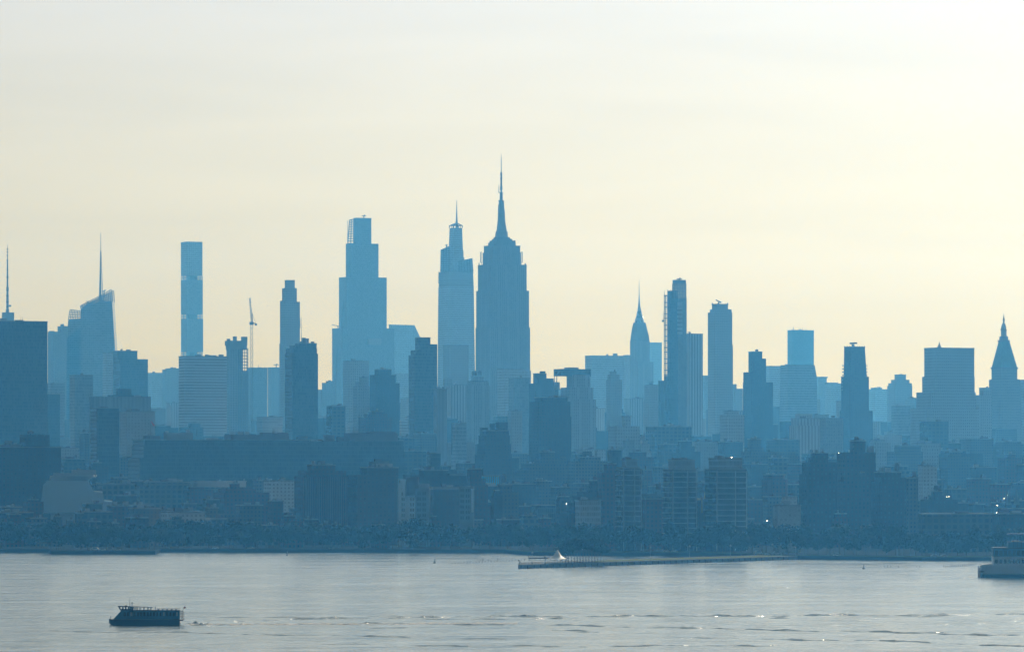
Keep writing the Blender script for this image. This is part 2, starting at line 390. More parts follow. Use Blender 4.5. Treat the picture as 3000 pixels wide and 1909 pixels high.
for y in (898, 884, 866, 850, 843, 812, 790, 762, 748, 738, 730): prof(b, c, [(y + 1.2, 9 if y > 800 else 6), (y - 1.2, 9 if y > 800 else 6)]).build('mast_ring', M_STEEL, b.o)
MB().box(c[0] + 3, c[0] + 6, c[1] - 2, c[1] + 2, b.Z(898), b.Z(893)).build('dish', M_STEEL, b.o); b.done()
quick(OT, 'tower', 'the stepped pale tower behind the dark slab', 'faint stepped tower with small roof knobs just right of the broad dark slab', 6950, [(139, 215, 972), (168, 215, 957)], 'stone', .8, [('box', 177, 188, 949, 957, 'M_METAL'), ('box', 143, 160, 969, 972, 'M_METAL')], 2)
quick(OT, 'tower', 'the low faint tower under the stepped pale one', 'faint flat tower low between the dark slab and the slant-crowned glass tower', 5700, [(135, 190, 1124)], 'glass', .8, (), 1)
quick(OT, 'tower', 'the narrow block beside the dark slab', 'narrow hazy block tucked against the right side of the broad dark slab', 5300, [(130, 176, 1155)], 'dark', .8, (), 1)
# glass tower with slanted lattice crown and lattice spire
b = Bld(S, 'skyscraper', 'glass tower with a slanted see-through crown and one tall lattice spire', 6640, 200, 341, .8, anchor='the slant-crowned spire tower')
def lat(b, pts, nx, nz, w, name='crown_lattice', yo=0.0, mat=None):
    """open frame of bars over a quadrilateral of photo points: bottom-left, bottom-right, top-right, top-left"""
    q = [Vector((b.X(p[0]), yo, b.Z(p[1]))) for p in pts]; rot = Matrix.Rotation(-TH, 3, 'Z'); q = [rot @ v for v in q]; m = MB()
    L_ = lambda s, t: q[0].lerp(q[1], s).lerp(q[3].lerp(q[2], s), t)
    for i in range(nx + 1): m.bar(L_(i / nx, 0), L_(i / nx, 1), w)
    for j in range(nz + 1): m.bar(L_(0, j / nz), L_(1, j / nz), w)
    return m.build(name, mat or M_STEEL, b.o)
b.poly([(199, 1378), (342, 1378), (341.5, 1040), (332, 885), (300, 881), (285, 889), (262, 893), (240, 905), (240, 1378)][:-1] + [(240, 960), (199, 990)], M['glass'], depth=52)
b.poly([(197, 1378), (240, 1378), (240, 935), (204, 937), (202, 960)], M['glass'], 'wing', depth=44, yo=-4)
for yo in (-25, 25):
    lat(b, [(240, 905), (290, 886), (290, 871), (240, 896)], 9, 3, 1.1, yo=yo); lat(b, [(290, 888), (332, 884), (329.5, 849), (290, 871)], 8, 5, 1.1, yo=yo)
lat(b, [(204, 937), (240, 935), (240, 912), (209, 908)], 7, 4, 1.1, yo=-24)
b.poly([(290, 889), (301, 889), (299, 868), (292, 870)], M_METAL, 'mast_base', depth=6)
sx = b.X(295); m = MB(); rot = Matrix.Rotation(-TH, 3, 'Z')
for i in range(3):
    a0 = 2 * math.pi * i / 3 + .3; p0 = rot @ Vector((sx + 4.0 * math.cos(a0), 4.0 * math.sin(a0), b.Z(880))); p1 = rot @ Vector((sx + .9 * math.cos(a0), .9 * math.sin(a0), b.Z(735)))
    m.bar(p0, p1, .9, 4, .5)
for k in range(22):
    t = k / 21; z = b.Z(880 + (735 - 880) * t); rr = 4.0 + (.9 - 4.0) * t
    P_ = [rot @ Vector((sx + rr * math.cos(2 * math.pi * i / 3 + .3), rr * math.sin(2 * math.pi * i / 3 + .3), z)) for i in range(3)]
    for i in range(3): m.bar(P_[i], P_[(i + 1) % 3], .5); 
    if k < 21:
        z2 = b.Z(880 - 145 * (k + 1) / 21); m.bar(P_[0], (P_[1].x, P_[1].y, z2), .4); m.bar(P_[1], (P_[2].x, P_[2].y, z2), .4)
m.bar(rot @ Vector((sx, 0, b.Z(880))), rot @ Vector((sx, 0, b.Z(682))), 1.7, 6, .5); m.build('spire', M_STEEL, b.o)
b.rig(305, 852, 868, 6, -.4); b.rig(257, 884, 895, 4, .8); b.top = 849; b.done()
quick(OT, 'tower', 'the two-step tower', 'two-step flat-roofed tower right of the slant-crowned spire tower', 5950, [(330, 434, 1052), (330, 403, 1029)], 'dark', .7, [('rig', 356, 1024, 1029, 4)], 1)
quick(OT, 'tower', 'the faint slim block before the spire tower', 'faint flat-topped block standing in front of the foot of the slant-crowned spire tower', 5200, [(203, 273, 1100)], 'glass', .8, (), 1)
quick(OT, 'tower', 'the pale block behind the spire tower foot', 'pale block showing between the spire tower and the two-step tower', 6300, [(300, 350, 1033)], 'pale', .8, (), 0)
quick(OB, 'office building', 'the wide block with a drum on its roof', 'wide block with pale pilasters and a dark stepped drum on its roof', 4750, [(262, 442, 1164)], 'strips', .5, [('box', 315, 392, 1157, 1165, 'brick'), ('box', 340, 385, 1138, 1158, 'brick')], 2)
quick(OB, 'office building', 'the dark cube', 'dark plain cube-like block in front of the drum-topped wide block', 4420, [(264, 350, 1196)], 'dark', .8, (), 2)
quick(OB, 'office building', 'the pale panelled block', 'pale panelled block beside the dark cube, left of the red flag', 4500, [(352, 455, 1206)], 'white', .6, (), 3)
quick(OT, 'tower', 'the faint low block behind', 'faint low block on the skyline between the two-step tower and the slender square tower', 7600, [(430, 492, 1093)], 'pale', .8, (), 1)
quick(OT, 'tower', 'the faint block left of the banded slab', 'faint block on the skyline directly left of the banded slab', 7300, [(475, 526, 1082), (484, 526, 1080)], 'stone', .8, (), 2)
# slender square tower with open mechanical floors
b = Bld(S, 'skyscraper', 'very slender plain square tower with two open floors the sky shows through', 7905, 529, 596, 1.0, anchor='the slender square tower')
M432 = facade("square_grid_wall", (0.42, 0.41, 0.39), (0.05, 0.06, 0.065), 4.7, 4.7, 0.62, 0.62)
M['grid'] = M432
def seg(x0, x1, yb, yt, name='wall'): 
    a, bb = wid(x0, x1, b.D, 1.0); c = b.X((x0 + x1) / 2); return MB().loft([ring(c, a, bb, b.Z(yb)), ring(c, a, bb, b.Z(yt))]).build(name, M432, b.o)
A432 = [(1378, 1042, 529.5, 596.5), (1031, 934, 529.3, 596), (921, 820, 529, 595), (808, 709, 529, 594)]
for yb, yt, x0, x1 in A432: seg(x0, x1, yb, yt)
for yb, yt in ((1042, 1031), (934, 921), (820, 808)):
    a, bb = wid(529, 595, b.D, 1.0); c = b.X(562); z0_, z1_ = b.Z(yb) - .1, b.Z(yt) + .1
    MB().loft([ring(c, a * .52, bb * .52, z0_), ring(c, a * .52, bb * .52, z1_)]).build('core', M_CONC, b.o)
    m = MB(); cx, cy = c * CT, -c * ST; zm = (z0_ + z1_) / 2; h = a / 2 - .6
    for i in range(7):
        p = -h + 2 * h * i / 6
        for q in ((p, -h), (p, h), (-h, p), (h, p)): m.bar((cx + q[0], cy + q[1], z0_), (cx + q[0], cy + q[1], z1_), 1.1)
    for q in (((-h, -h), (h, -h)), ((h, -h), (h, h)), ((h, h), (-h, h)), ((-h, h), (-h, -h))): m.bar((cx + q[0][0], cy + q[0][1], zm), (cx + q[1][0], cy + q[1][1], zm), 1.0)
    m.build('open_floor_frame', M_CONC, b.o)
b.top = 709; b.done()
quick(OB, 'office building', 'the banded slab', 'broad office slab with pale horizontal bands below the slender square tower', 5600, [(524, 664, 1045)], 'bands', .35, [('box', 600, 612, 1038, 1045, 'M_METAL'), ('box', 622, 634, 1040, 1045, 'M_METAL'), ('box', 640, 655, 1038, 1045, 'M_METAL')], 3)
# tower under construction with heavy head
b = Bld('unfinished_tower', 'tower', 'unfinished dark tower with a wider concrete head and open steel floors on its right', 5900, 662, 727, .8, anchor='the unfinished heavy-headed tower')
b.tiers([(663, 700, 1020)], M['conc'], roof=False); b.tiers([(697, 712, 1020)], M_CONC, 'core', roof=False)
b.box(658, 725, 998, 1012, M_CONC, 'formwork_head'); b.box(661, 724, 1011, 1024, M_CONC, 'formwork_skirt'); b.box(682, 694, 985, 999, M_CONC, 'lift_core'); b.box(706, 725, 986, 999, M_CONC, 'lift_core'); b.box(664, 675, 992, 999, M_STEEL, 'hoist')
m = MB(); D_ = b.D
for px in (700, 706, 712, 718, 724, 727): m.bar((b.X(px) * CT - 8 * ST, -b.X(px) * ST - 8 * CT, 0), (b.X(px) * CT - 8 * ST, -b.X(px) * ST - 8 * CT, b.Z(1020)), .9)
for k in range(34):
    z = b.Z(1024 + k * 9); m.bar((b.X(699) * CT - 8 * ST, -b.X(699) * ST - 8 * CT, z), (b.X(728) * CT - 8 * ST, -b.X(728) * ST - 8 * CT, z), 1.0)
m.build('steel_frame', M_STEEL, b.o); b.tiers([(700, 727, 1085)], M['conc'], 'wing', roof=False, r=.9, yo=10); b.top = 985; b.done()
# tower crane
b = Bld('tower_crane', 'crane', 'tall luffing tower crane with raised jib right of the unfinished heavy-headed tower', 5895, 733, 741, 1.0)
def truss(m, p, q, w, n, t=.35):
    p, q = Vector(p), Vector(q); d = (q - p).normalized(); u = Vector((1, 0, 0)) if abs(d.x) < .7 else Vector((0, 0, 1)); v = d.cross(u).normalized(); u = v.cross(d)
    c = [u * a + v * b_ for a, b_ in ((-w, -w), (w, -w), (w, w), (-w, w))]
    for k in range(4): m.bar(p + c[k], q + c[k], t)
    for i in range(n):
        a0, a1 = p.lerp(q, i / n), p.lerp(q, (i + 1) / n)
        for k in range(4): m.bar(a0 + c[k], a1 + c[(k + 1) % 4], t * .7); m.bar(a0 + c[k], a0 + c[(k + 1) % 4], t * .7)
def crane(b, px, ybase, ycab, tipx, tipy, w=1.6):
    m = MB(); rz = Matrix.Rotation(-TH, 3, 'Z'); x = b.X(px)
    P_ = lambda xx, z, y=0: rz @ Vector((xx, y, z))
    truss(m, P_(x, b.Z(ybase)), P_(x, b.Z(ycab)), w, 26, .24); m.build('mast', M_STEEL, b.o)
    MB().bar(P_(x - 3, b.Z(ycab) + 1.5), P_(x + 3, b.Z(ycab) + 1.5), 4.5).build('cab', M_STEEL, b.o)
    j = MB(); truss(j, P_(x, b.Z(ycab) + 3), P_(b.X(tipx), b.Z(tipy)), .8, 16, .24); j.build('jib', M_STEEL, b.o)
    c = MB(); c.bar(P_(x, b.Z(ycab) + 3), P_(x + 6.5, b.Z(ycab) + 1), 1.2); c.box((x + 5) * CT, (x + 8) * CT, -(x + 6) * ST - 1, -(x + 6) * ST + 1, b.Z(ycab) - 1.6, b.Z(ycab) + 1.4); c.build('counterweight', M_CONC, b.o)
    a = MB(); a.bar(P_(x + 1.5, b.Z(ycab) + 3), P_(x + 1.0, b.Z(ycab) + 17), .8); a.bar(P_(x + 1.0, b.Z(ycab) + 17), P_(b.X(tipx), b.Z(tipy) - 3), .25); a.bar(P_(x + 6.5, b.Z(ycab) + 1), P_(x + 1.0, b.Z(ycab) + 17), .3); a.build('a_frame', M_STEEL, b.o)
crane(b, 737, 1378, 950, 732, 872)
quick(OT, 'tower', 'the faint flat block right of the crane', 'faint flat-topped block right of the tower crane, with two thin roof posts', 6900, [(722, 784, 1078)], 'glass', .8, [('mast', 757, 1069, 1078, .8), ('mast', 776, 1072, 1078, .8)], 1)
quick(OT, 'tower', 'the pale ribbed block', 'very pale ribbed block between the crane and the slim stepped tower', 7300, [(784, 825, 1077)], 'strips', .8, [('rig', 809, 1068, 1077, 8)], 0)
quick(AT, 'tower', 'the slim stepped tower', 'slim stepped tower with a boxy top right of the tower crane', 6200, [(818, 881, 1006), (820, 879, 884), (820, 870, 881), (826, 870, 844), (834, 864, 822)], 'stone', .8, [('box', 872, 880, 934, 960, 'M_CONC', 'balcony_stack'), ('mast', 883, 930, 1000, .7)], 0)
quick(AT, 'tower', 'the dark slab with rounded shoulder', 'dark tower with a sloping left shoulder in front of the slim stepped tower', 5000, [(834, 932, 1036), (837, 929, 1020), (848, 928, 1012), (864, 928, 1007)], 'dark', .7, [('box', 884, 896, 989, 1007, 'M_CONC'), ('box', 896, 905, 991, 1007, 'M_METAL'), ('box', 910, 921, 1000, 1007, 'M_METAL')], 2)
quick(OT, 'tower', 'the low faint notch block', 'faint low block in the gap left of the tall four-step tower', 6900, [(928, 985, 1141), (943, 985, 1121), (955, 985, 1117)], 'stone', .8, (), 1)
# four-step bank tower
b = Bld(S, 'skyscraper', 'tallest four-step tower, boxy setbacks and scaffolding on its top left edge', 7280, 973, 1156, .45, anchor='the four-step tower')
b.tiers([(973, 1156, 1075), (973, 1155, 962), (993, 1133, 813), (1013, 1109, 714), (1036, 1088, 640)], M['glass'])
m = MB()
for s_, (xa, xb, y0, y1) in enumerate(((978, 1012, 1150, 965), (1000, 1030, 960, 816), (1020, 1040, 810, 716))):
    f_ = lambda px, py: (b.X(px) * CT + (-26 + 4 * s_) * ST, -b.X(px) * ST + (-26 + 4 * s_) * CT, b.Z(py))
    xm = (xa + xb) / 2; ym = (y0 + y1) / 2
    for p, q in (((xa, y0), (xm, y1)), ((xm, y1), (xb, y0))): m.bar(f_(*p), f_(*q), 1.5)
m.build('diagonal_brace', M_STEEL, b.o)
b.box(1058, 1118, 992, 1010, M['bands'], 'open_sky_floor', r=1.3, yo=-10)
for yy in (-6, 8): lat(b, [(1019, 713), (1036, 713), (1036, 642), (1024, 645)], 2, 10, 1.2, 'scaffold', yy)
b.mast(1018.5, 644, 714, 1.0, 'hoist_rail'); b.rig(1066, 632, 640, 7)
q = MB(); rot_ = lambda px, py: (b.X(px) * CT, -b.X(px) * ST, b.Z(py)); q.bar(rot_(972, 951), rot_(994, 955), 1.2); q.bar(rot_(990, 955), rot_(990, 964), 1.4); q.build('roof_crane', M_STEEL, b.o); b.done()
# slant roof tower
b = Bld(OT, 'tower', 'faint pale tower with a roof sloping down on its right, right of the four-step tower', 7900, 1139, 1233, .5, anchor='the slant-roofed tower')
b.poly([(1139, 1378), (1236, 1378), (1234, 994), (1215, 953), (1140, 951)], M['pale'], depth=46); b.box(1139.5, 1141, 949, 952, M_METAL); b.top = 951; b.done()
quick(OT, 'tower', 'the faint flat tower in front of the slant roof', 'faint flat tower right below the slant-roofed tower', 7000, [(1150, 1200, 1095)], 'glass', .8, (), 1)
quick(OT, 'tower', 'the hazy block before the four-step tower', 'hazy block before the lower right half of the four-step tower, with a cornice', 6000, [(1004, 1081, 1058)], 'stone', .7, [('box', 1008, 1078, 1056, 1070, 'dark')], 2)
quick(OT, 'tower', 'the dark stepped pile', 'dark pile of stepped blocks with a square top in front of the four-step tower', 5300, [(1083, 1171, 1122), (1083, 1160, 1098), (1097, 1147, 1083)], 'brick', .7, [('box', 1110, 1125, 1080, 1084, 'M_METAL')], 3)
quick(OT, 'tower', 'the rounded-step block', 'hazy stepped block with a slanted roof edge left of the dark stepped pile', 5350, [(1034, 1084, 1130), (1040, 1080, 1117), (1052, 1079, 1106)], 'stone', .8, (), 2)
quick(OB, 'office building', 'the hazy mid block', 'hazy plain block below and left of the rounded-step block', 5000, [(956, 1012, 1190)], 'loft', .8, (), 3)
quick(OB, 'office building', 'the domed roofline block', 'low hazy block with a humped roof below the dark stepped pile', 4800, [(1050, 1150, 1222), (1066, 1135, 1212), (1078, 1122, 1206)], 'red', .6, (), 2)
quick(AT, 'tower', 'the dark notched tower', 'dark notched tower with a square head standing left of the twin-slope glass tower', 5000, [(1197, 1281, 1040), (1203, 1281, 1026), (1216, 1281, 1008), (1216, 1261, 990)], 'dark', .6, [('box', 1222, 1240, 988, 991, 'M_METAL')], 0)
quick(AT, 'tower', 'the narrow block right of the notched tower', 'narrow hazy block attached to the right foot of the dark notched tower', 4900, [(1270, 1310, 1140)], 'strips', .8, (), 2)
# glass tower with pointed crown and spire
b = Bld(S, 'skyscraper', 'pale glass tower with slanted terraces, a pointed crown and a needle spire', 6890, 1278, 1397, .9, anchor='the needle-spired glass tower')
b.tiers([(1278, 1398, 841, 1284, 1388)], M['pale'], roof=False)
b.tiers([(1285, 1388, 797, 1286, 1386)], M['bands'], 'mechanical_floor', z=b.Z(841) - .4, roof=False)
b.poly([(1290, 800), (1358, 800), (1358, 735), (1313, 722), (1291, 734)], M['pale'], 'terrace', depth=30, yo=3)
b.poly([(1345, 800), (1387, 800), (1384, 757), (1358, 763), (1345, 766)], M['pale'], 'terrace', depth=30, yo=-3)
b.tiers([(1312, 1359, 668, 1317, 1354)], M['pale'], 'crown', z=b.Z(800), roof=False)
lat(b, [(1291, 797), (1316, 797), (1316, 723), (1292, 733)], 3, 12, .9, yo=-17); lat(b, [(1345, 797), (1386.5, 797), (1383.5, 758), (1345, 766)], 5, 7, .9, yo=-19)
m = MB(); T = [ring(b.X(1335.5), *wid(1316.5, 1354.5, b.D, .9), b.Z(668) + dz) for dz in (0, 4.6)]; tip = (b.X(1338) * CT, -b.X(1338) * ST, b.Z(652.5))
for i in range(4):
    m.bar(T[0][i], T[1][i], 1.2); m.bar(T[1][i], T[1][(i + 1) % 4], 1.2); m.bar(T[1][i], tip, 1.2)
    mid = Vector(T[1][i]).lerp(Vector(T[1][(i + 1) % 4]), .5); m.bar(mid, tip, .8); m.bar(Vector(T[0][i]).lerp(Vector(T[0][(i + 1) % 4]), .5), mid, .8)
m.build('crown_lattice', M_STEEL, b.o)
MB().spin(tip[0], tip[1], [(2.4, b.Z(668)), (2.2, b.Z(650)), (1.6, b.Z(640)), (.3, b.Z(586))], 8).build('spire', M_METAL, b.o)
b.rig(1308, 718, 726, 4); b.rig(1358, 757, 764, 3); b.mast(1285.5, 795, 830, 1.5, 'hoist_rail'); b.top = 652; b.done()
quick(OT, 'tower', 'the dark-capped block', 'hazy block with a dark top band in front of the needle-spired glass tower', 6250, [(1298, 1373, 1013)], 'stone', .7, [('box', 1298.5, 1372.5, 1011, 1028, 'dark', 'top_band')], 0)
# the great stepped stone tower
b = Bld(S, 'skyscraper', 'tallest stone tower with symmetrical setbacks and a thin antenna on its mooring mast', 6097, 1390, 1556, .75, anchor='the great stone tower')
MESB = facade("ribbed_limestone", (0.30, 0.285, 0.26), (0.06, 0.065, 0.07), 3.3, 3.9, 0.46, 0.78, pier=5)
b.tiers([(1386, 1560, 1200), (1391, 1555.5, 1085), (1393, 1553, 960), (1395, 1550, 852), (1400, 1543, 776), (1414, 1526, 740), (1417.5, 1524, 722)], MESB)
b.tiers([(1424, 1517, 850)], MESB, 'centre_bay', r=1.05)
b.tiers([(1430, 1511, 711), (1434, 1508, 705), (1441, 1501, 700), (1446, 1494, 695)], MESB, 'observation_deck', z=b.Z(724), roof=False)
m = MB(); cx_, cy_ = b.X(1468.5) * CT, -b.X(1468.5) * ST
for pts in ([(697, 1447, 1491), (678, 1450, 1490)], [(679, 1452, 1487.5), (662, 1454, 1485)], [(663, 1454.5, 1484.5), (647, 1456, 1482)], [(648, 1456.5, 1482), (616, 1457.5, 1480.5)], [(617, 1457.5, 1479.5), (600, 1458.5, 1478.5)], [(600, 1459, 1478.5), (589, 1461, 1477)]):
    m.loft([ring(b.X((p[1] + p[2]) / 2), *wid(p[1], p[2], b.D, .8), b.Z(p[0]), ch=.22) for p in pts])
m.build('mooring_mast', plain("mast_metal", (0.30, 0.30, 0.29), .5, .3), b.o)
prof(b, (cx_, cy_), [(590, 20), (588.5, 20), (586, 12), (585, 10), (565, 9), (564.8, 12), (563, 12), (562.6, 5), (557, 5), (556, 7.5), (546, 7.5), (545, 6), (525, 5.5), (524, 7), (520, 7), (519, 5), (514, 5), (513, 6.5), (505, 6), (504, 2.6), (470, 2), (450, .8)]).build('antenna', M_STEEL, b.o)
for px, y0, y1 in ((1461.5, 541, 565),): b.mast(px, y0, y1, .9, 'side_antenna')
for px in (1408, 1530):
    s_ = 1 if px < 1450 else -1; n = MB(); e_ = lambda x, y: (b.X(x) * CT, -b.X(x) * ST, b.Z(y))
    n.bar(e_(px, 738), e_(px, 769), .9); n.bar(e_(px, 738), e_(px + 3 * s_, 738), .7); n.bar(e_(px, 769), e_(px + 5 * s_, 769), .7); n.bar(e_(px + 3 * s_, 738), e_(px + 3 * s_, 776), .5); n.build('antenna_rack', M_STEEL, b.o)
b.box(1505, 1510, 704, 711, M_STEEL, 'roof_unit'); b.box(1402, 1405, 770, 777, M_CONC, 'roof_unit'); b.box(1537, 1541, 771, 777, M_CONC, 'roof_unit')
for px in (1419, 1424, 1429, 1513, 1518, 1523): b.mast(px, 718, 722, .5, 'railing_post')
b.top = 450; b.done()
quick(AT, 'tower', 'the twin-tank tower', 'tower with two round tanks on its dark head, left of the great stone tower foot', 5400, [(1366, 1434, 1128), (1369, 1431, 1117), (1380, 1416, 1104)], 'piers', .7, [('tank', 1390, 1084, 1105, 13), ('tank', 1405, 1085, 1105, 12), ('box', 1369.5, 1430.5, 1116, 1130, 'dark', 'top_band')], 0)
quick(AT, 'tower', 'the striped block left of the twin tanks', 'hazy block with vertical window strips left of the twin-tank tower', 5600, [(1306, 1370, 1128)], 'strips', .7, [('box', 1298, 1325, 1108, 1129, 'stone')], 2)
quick(OT, 'tower', 'the pale glass block before the stone tower', 'pale flat block covering the right foot of the great stone tower', 5800, [(1457, 1553, 1081)], 'pale', .6, (), 0)
quick(OT, 'tower', 'the hazy cube before the stone tower', 'hazy darker block with a pale band in front of the pale flat block', 5500, [(1490, 1552, 1108)], 'glass', .7, [('box', 1496, 1527, 1171, 1178, 'bands', 'pale_band')], 2)  # the band is a paler strip across the front
quick(AT, 'tower', 'the slim lit apartment slab', 'slim slab with one warm-lit edge strip, low between the notched tower and the twin-tank tower', 4700, [(1322, 1367, 1240)], 'glass', .8, [('box', 1322, 1326, 1238, 1330, 'tan', 'lit_edge_strip')], 1)  # tan strip carries the yellow light on this edge as colour
quick(AT, 'tower', 'the slim grey block', 'slim grey block left of the dark tower with roof masts', 5050, [(1487, 1530, 1205)], 'stone', .8, (), 1)
quick(AT, 'tower', 'the dark mast-topped tower', 'dark tower with four thin masts on its roof, right of the great stone tower', 4500, [(1550, 1674, 1220), (1552, 1671, 1176), (1567, 1662, 1165)], 'brick', .6, [('box', 1626, 1662, 1160, 1166, 'M_CONC'), ('mast', 1624, 1142, 1166, .5), ('mast', 1638, 1136, 1162, .5), ('mast', 1645, 1140, 1162, .5), ('mast', 1661, 1139, 1162, .5)], 2)
quick(OB, 'office building', 'the knob-topped block', 'dark block with a small square knob on the skyline right of the great stone tower', 5300, [(1549, 1636, 1123), (1562, 1622, 1108), (1562, 1601, 1095)], 'brick', .7, [('box', 1581, 1598, 1087, 1096, 'brick')], 1)
# cantilever-crowned tower
b = Bld(AT, 'tower', 'hazy tower with a wide overhanging top storey the sky shows under at its left', 5200, 1640, 1745, .7, anchor='the overhanging-top tower')
b.tiers([(1638, 1746, 1170), (1642, 1738, 1135), (1660, 1728, 1098)], M['piers'], roof=False)
b.box(1622, 1731, 1081, 1101, M['dark'], 'overhang', r=.5); b.box(1653, 1695, 1076, 1082, M_METAL); b.mast(1624, 1098, 1120, 1.0, 'column'); b.mast(1631, 1098, 1120, 1.0, 'column'); b.box(1622, 1640, 1119, 1140, M['stone'], 'wing', yo=-2); b.mast(1728, 1098, 1130, 1.0, 'column'); b.mast(1722, 1098, 1130, .9, 'column'); b.done()
quick(OT, 'tower', 'the broad pale slab', 'broad pale slab with a horizontal seam left of the pointed steel-capped tower', 6850, [(1714, 1830, 1043)], 'pale', .4, [('box', 1776, 1782, 1037, 1043, 'M_METAL'), ('box', 1795, 1809, 1035, 1043, 'M_METAL'), ('box', 1714.5, 1829.5, 1056, 1059, 'dark', 'seam')], 0)
quick(OT, 'tower', 'the narrow pale block', 'narrow pale block between the broad pale slab and the pointed steel-capped tower', 7100, [(1826, 1850, 1041)], 'pale', .8, (), 0)
quick(OT, 'tower', 'the hazy round-topped tower', 'hazy tower with a rounded stepped top below the broad pale slab', 5700, [(1776, 1822, 1112), (1780, 1815, 1096), (1786, 1806, 1090)], 'stone', .8, (), 1)
# pointed tower
b = Bld(S, 'skyscraper', 'tower tapering to a curved pointed crown and long needle, the steel-capped art deco one', 7003, 1846, 1913, 1.0, anchor='the pointed steel-capped tower')
b.tiers([(1846, 1914, 1060), (1846, 1903, 998)], M['piers'], roof=False)
def loftpx(b, pts, mat, name, r=1.0, ch=0.0):
    return MB().loft([ring(b.X((p[1] + p[2]) / 2), *wid(p[1], p[2], b.D, r), b.Z(p[0]), ch=ch) for p in pts]).build(name, mat, b.o)
loftpx(b, [(1000, 1846.5, 1902.5), (985, 1848, 1901), (965, 1851, 1896), (945, 1855.5, 1891.5)], M['piers'], 'upper_shaft')
loftpx(b, [(946, 1856, 1891), (938, 1857.5, 1889), (928, 1861.5, 1885.5), (915, 1864.5, 1881.5), (911, 1866, 1880.5), (898, 1868.3, 1877), (880, 1870.2, 1875), (860, 1871.3, 1873.8), (818, 1872, 1872.8)], M_METAL, 'crown', ch=.25)
m = MB()
for k, (y, x0, x1) in enumerate(((940, 1858, 1888), (926, 1863, 1884), (912, 1866.5, 1880))):
    for t in (-1, 0, 1): m.bar((b.X(1872.5 + t * (x1 - x0) * .28) * CT - 10 * ST, -b.X(1872.5 + t * (x1 - x0) * .28) * ST - 10 * CT, b.Z(y + 4)), (b.X(1872.5 + t * (x1 - x0) * .2) * CT - 7 * ST, -b.X(1872.5 + t * (x1 - x0) * .2) * ST - 7 * CT, b.Z(y - 3)), 2.2, 3, .2)
m.build('crown_window', M_DARKGLASS, b.o); b.last = (0, 20, 20, 0); b.glint(1884, 929, 3, 3, 'crown_glint'); b.top = 820; b.done()  # added mirror plate makes the glint on the crown
quick(OT, 'tower', 'the palest slab', 'palest plain slab right of the pointed steel-capped tower', 8300, [(1900, 1939, 1004)], 'pale', .8, (), 0)
quick(OT, 'tower', 'the stub-topped block', 'hazy stepped block at the left foot of the scaffolded tower, crane rig on its roof', 5900, [(1885, 1945, 1175), (1888, 1940, 1128)], 'stone', .7, [('rig', 1908, 1120, 1128, 9)], 1)
quick(OT, 'tower', 'the narrow block by the scaffold', 'narrow hazy block directly left of the scaffolded tower foot', 5800, [(1929, 1950, 1116)], 'brick', .8, (), 0)
# scaffolded construction tower
b = Bld('unfinished_tower', 'tower', 'unfinished tower with a lacy scaffold strip down its left side and an open steel top', 5600, 1946, 2012, .7, anchor='the scaffolded tower')
b.tiers([(1955, 1986, 852)], M['dark'], 'core_wall', roof=False, yo=-3); b.tiers([(1972, 2012, 872)], M['conc'], roof=False, yo=4)
for yo in (-10, 10):
    lat(b, [(1971, 873), (2009, 873), (2009, 830), (1971, 830)], 8, 10, .8, 'steel_frame', yo)
b.box(1970.5, 2009.5, 820, 831, M_STEEL, 'top_formwork'); b.rig(1990, 817, 821, 8); b.mast(1956, 848, 853, .6)
for k in range(8): b.mast(1957 + k * 2.4, 848, 853, .3, 'rebar')
m = MB()
for px in (1946, 1950, 1956): m.bar((b.X(px) * CT, -b.X(px) * ST, 0), (b.X(px) * CT, -b.X(px) * ST, b.Z(864)), .8)
for k in range(52):
    y = 866 + k * 6.6; w_ = 1.9 if k % 5 in (0, 3) or k > 34 else .8
    m.bar((b.X(1945.5) * CT, -b.X(1945.5) * ST, b.Z(y)), (b.X(1957) * CT, -b.X(1957) * ST, b.Z(y)), w_)
m.build('scaffold', M_STEEL, b.o); b.tiers([(1945.5, 1957, 1100)], M['dark'], 'wing', roof=False, yo=2); b.mast(1946.5, 852, 866, .6)
b.box(1939, 1946, 937, 942, M_STEEL, 'hoist_cage', r=1.0); b.mast(1943, 913, 938, .5, 'hoist_mast')
for k in range(8): b.box(1984, 1998.5, 887 + k * 12 if k else 885, (895 + k * 12) if k else 897, M_SLAB, 'open_bay', r=.1, yo=-12.5 + 4)
b.top = 818; b.done()
quick(AT, 'tower', 'the ribbed slab joined to the scaffolded tower', 'vertically ribbed slab joined to the right side of the scaffolded tower', 5700, [(2009, 2059, 979)], 'strips', .7, [('box', 2009.5, 2058.5, 1100, 1200, 'dark', 'lower_wall'), ('box', 2010, 2058, 1026, 1031, 'dark', 'mechanical_band'), ('rig', 2020, 974, 979, 4, .3), ('mast', 2015, 970, 979, .5)], 0)
quick(OT, 'tower', 'the faint filler right of the ribbed slab', 'faint low block in the gap right of the ribbed slab', 6800, [(2054, 2080, 1101)], 'pale', .8, (), 0)
b = quick(AT, 'tower', 'the horn-topped tower', 'tall tower with small horn tips on its roof and a tilted crane between them', 5900, [(2074, 2147, 1010), (2074, 2145, 915), (2080, 2143, 906), (2086, 2132.5, 892)], 'stone', .8, [('mast', 2087, 887, 893, 2.0), ('mast', 2131.5, 887, 893, 2.0), ('mast', 2125, 886, 893, .5)], 0)
m = MB(); e_ = lambda x, y: (b.X(x) * CT, -b.X(x) * ST, b.Z(y)); m.bar(e_(2105, 893), e_(2105, 885), 1.8); m.bar(e_(2097, 878), e_(2113, 886), 1.6); m.bar(e_(2105, 884), e_(2113, 885), 2.2); m.build('roof_crane', M_STEEL, b.o)
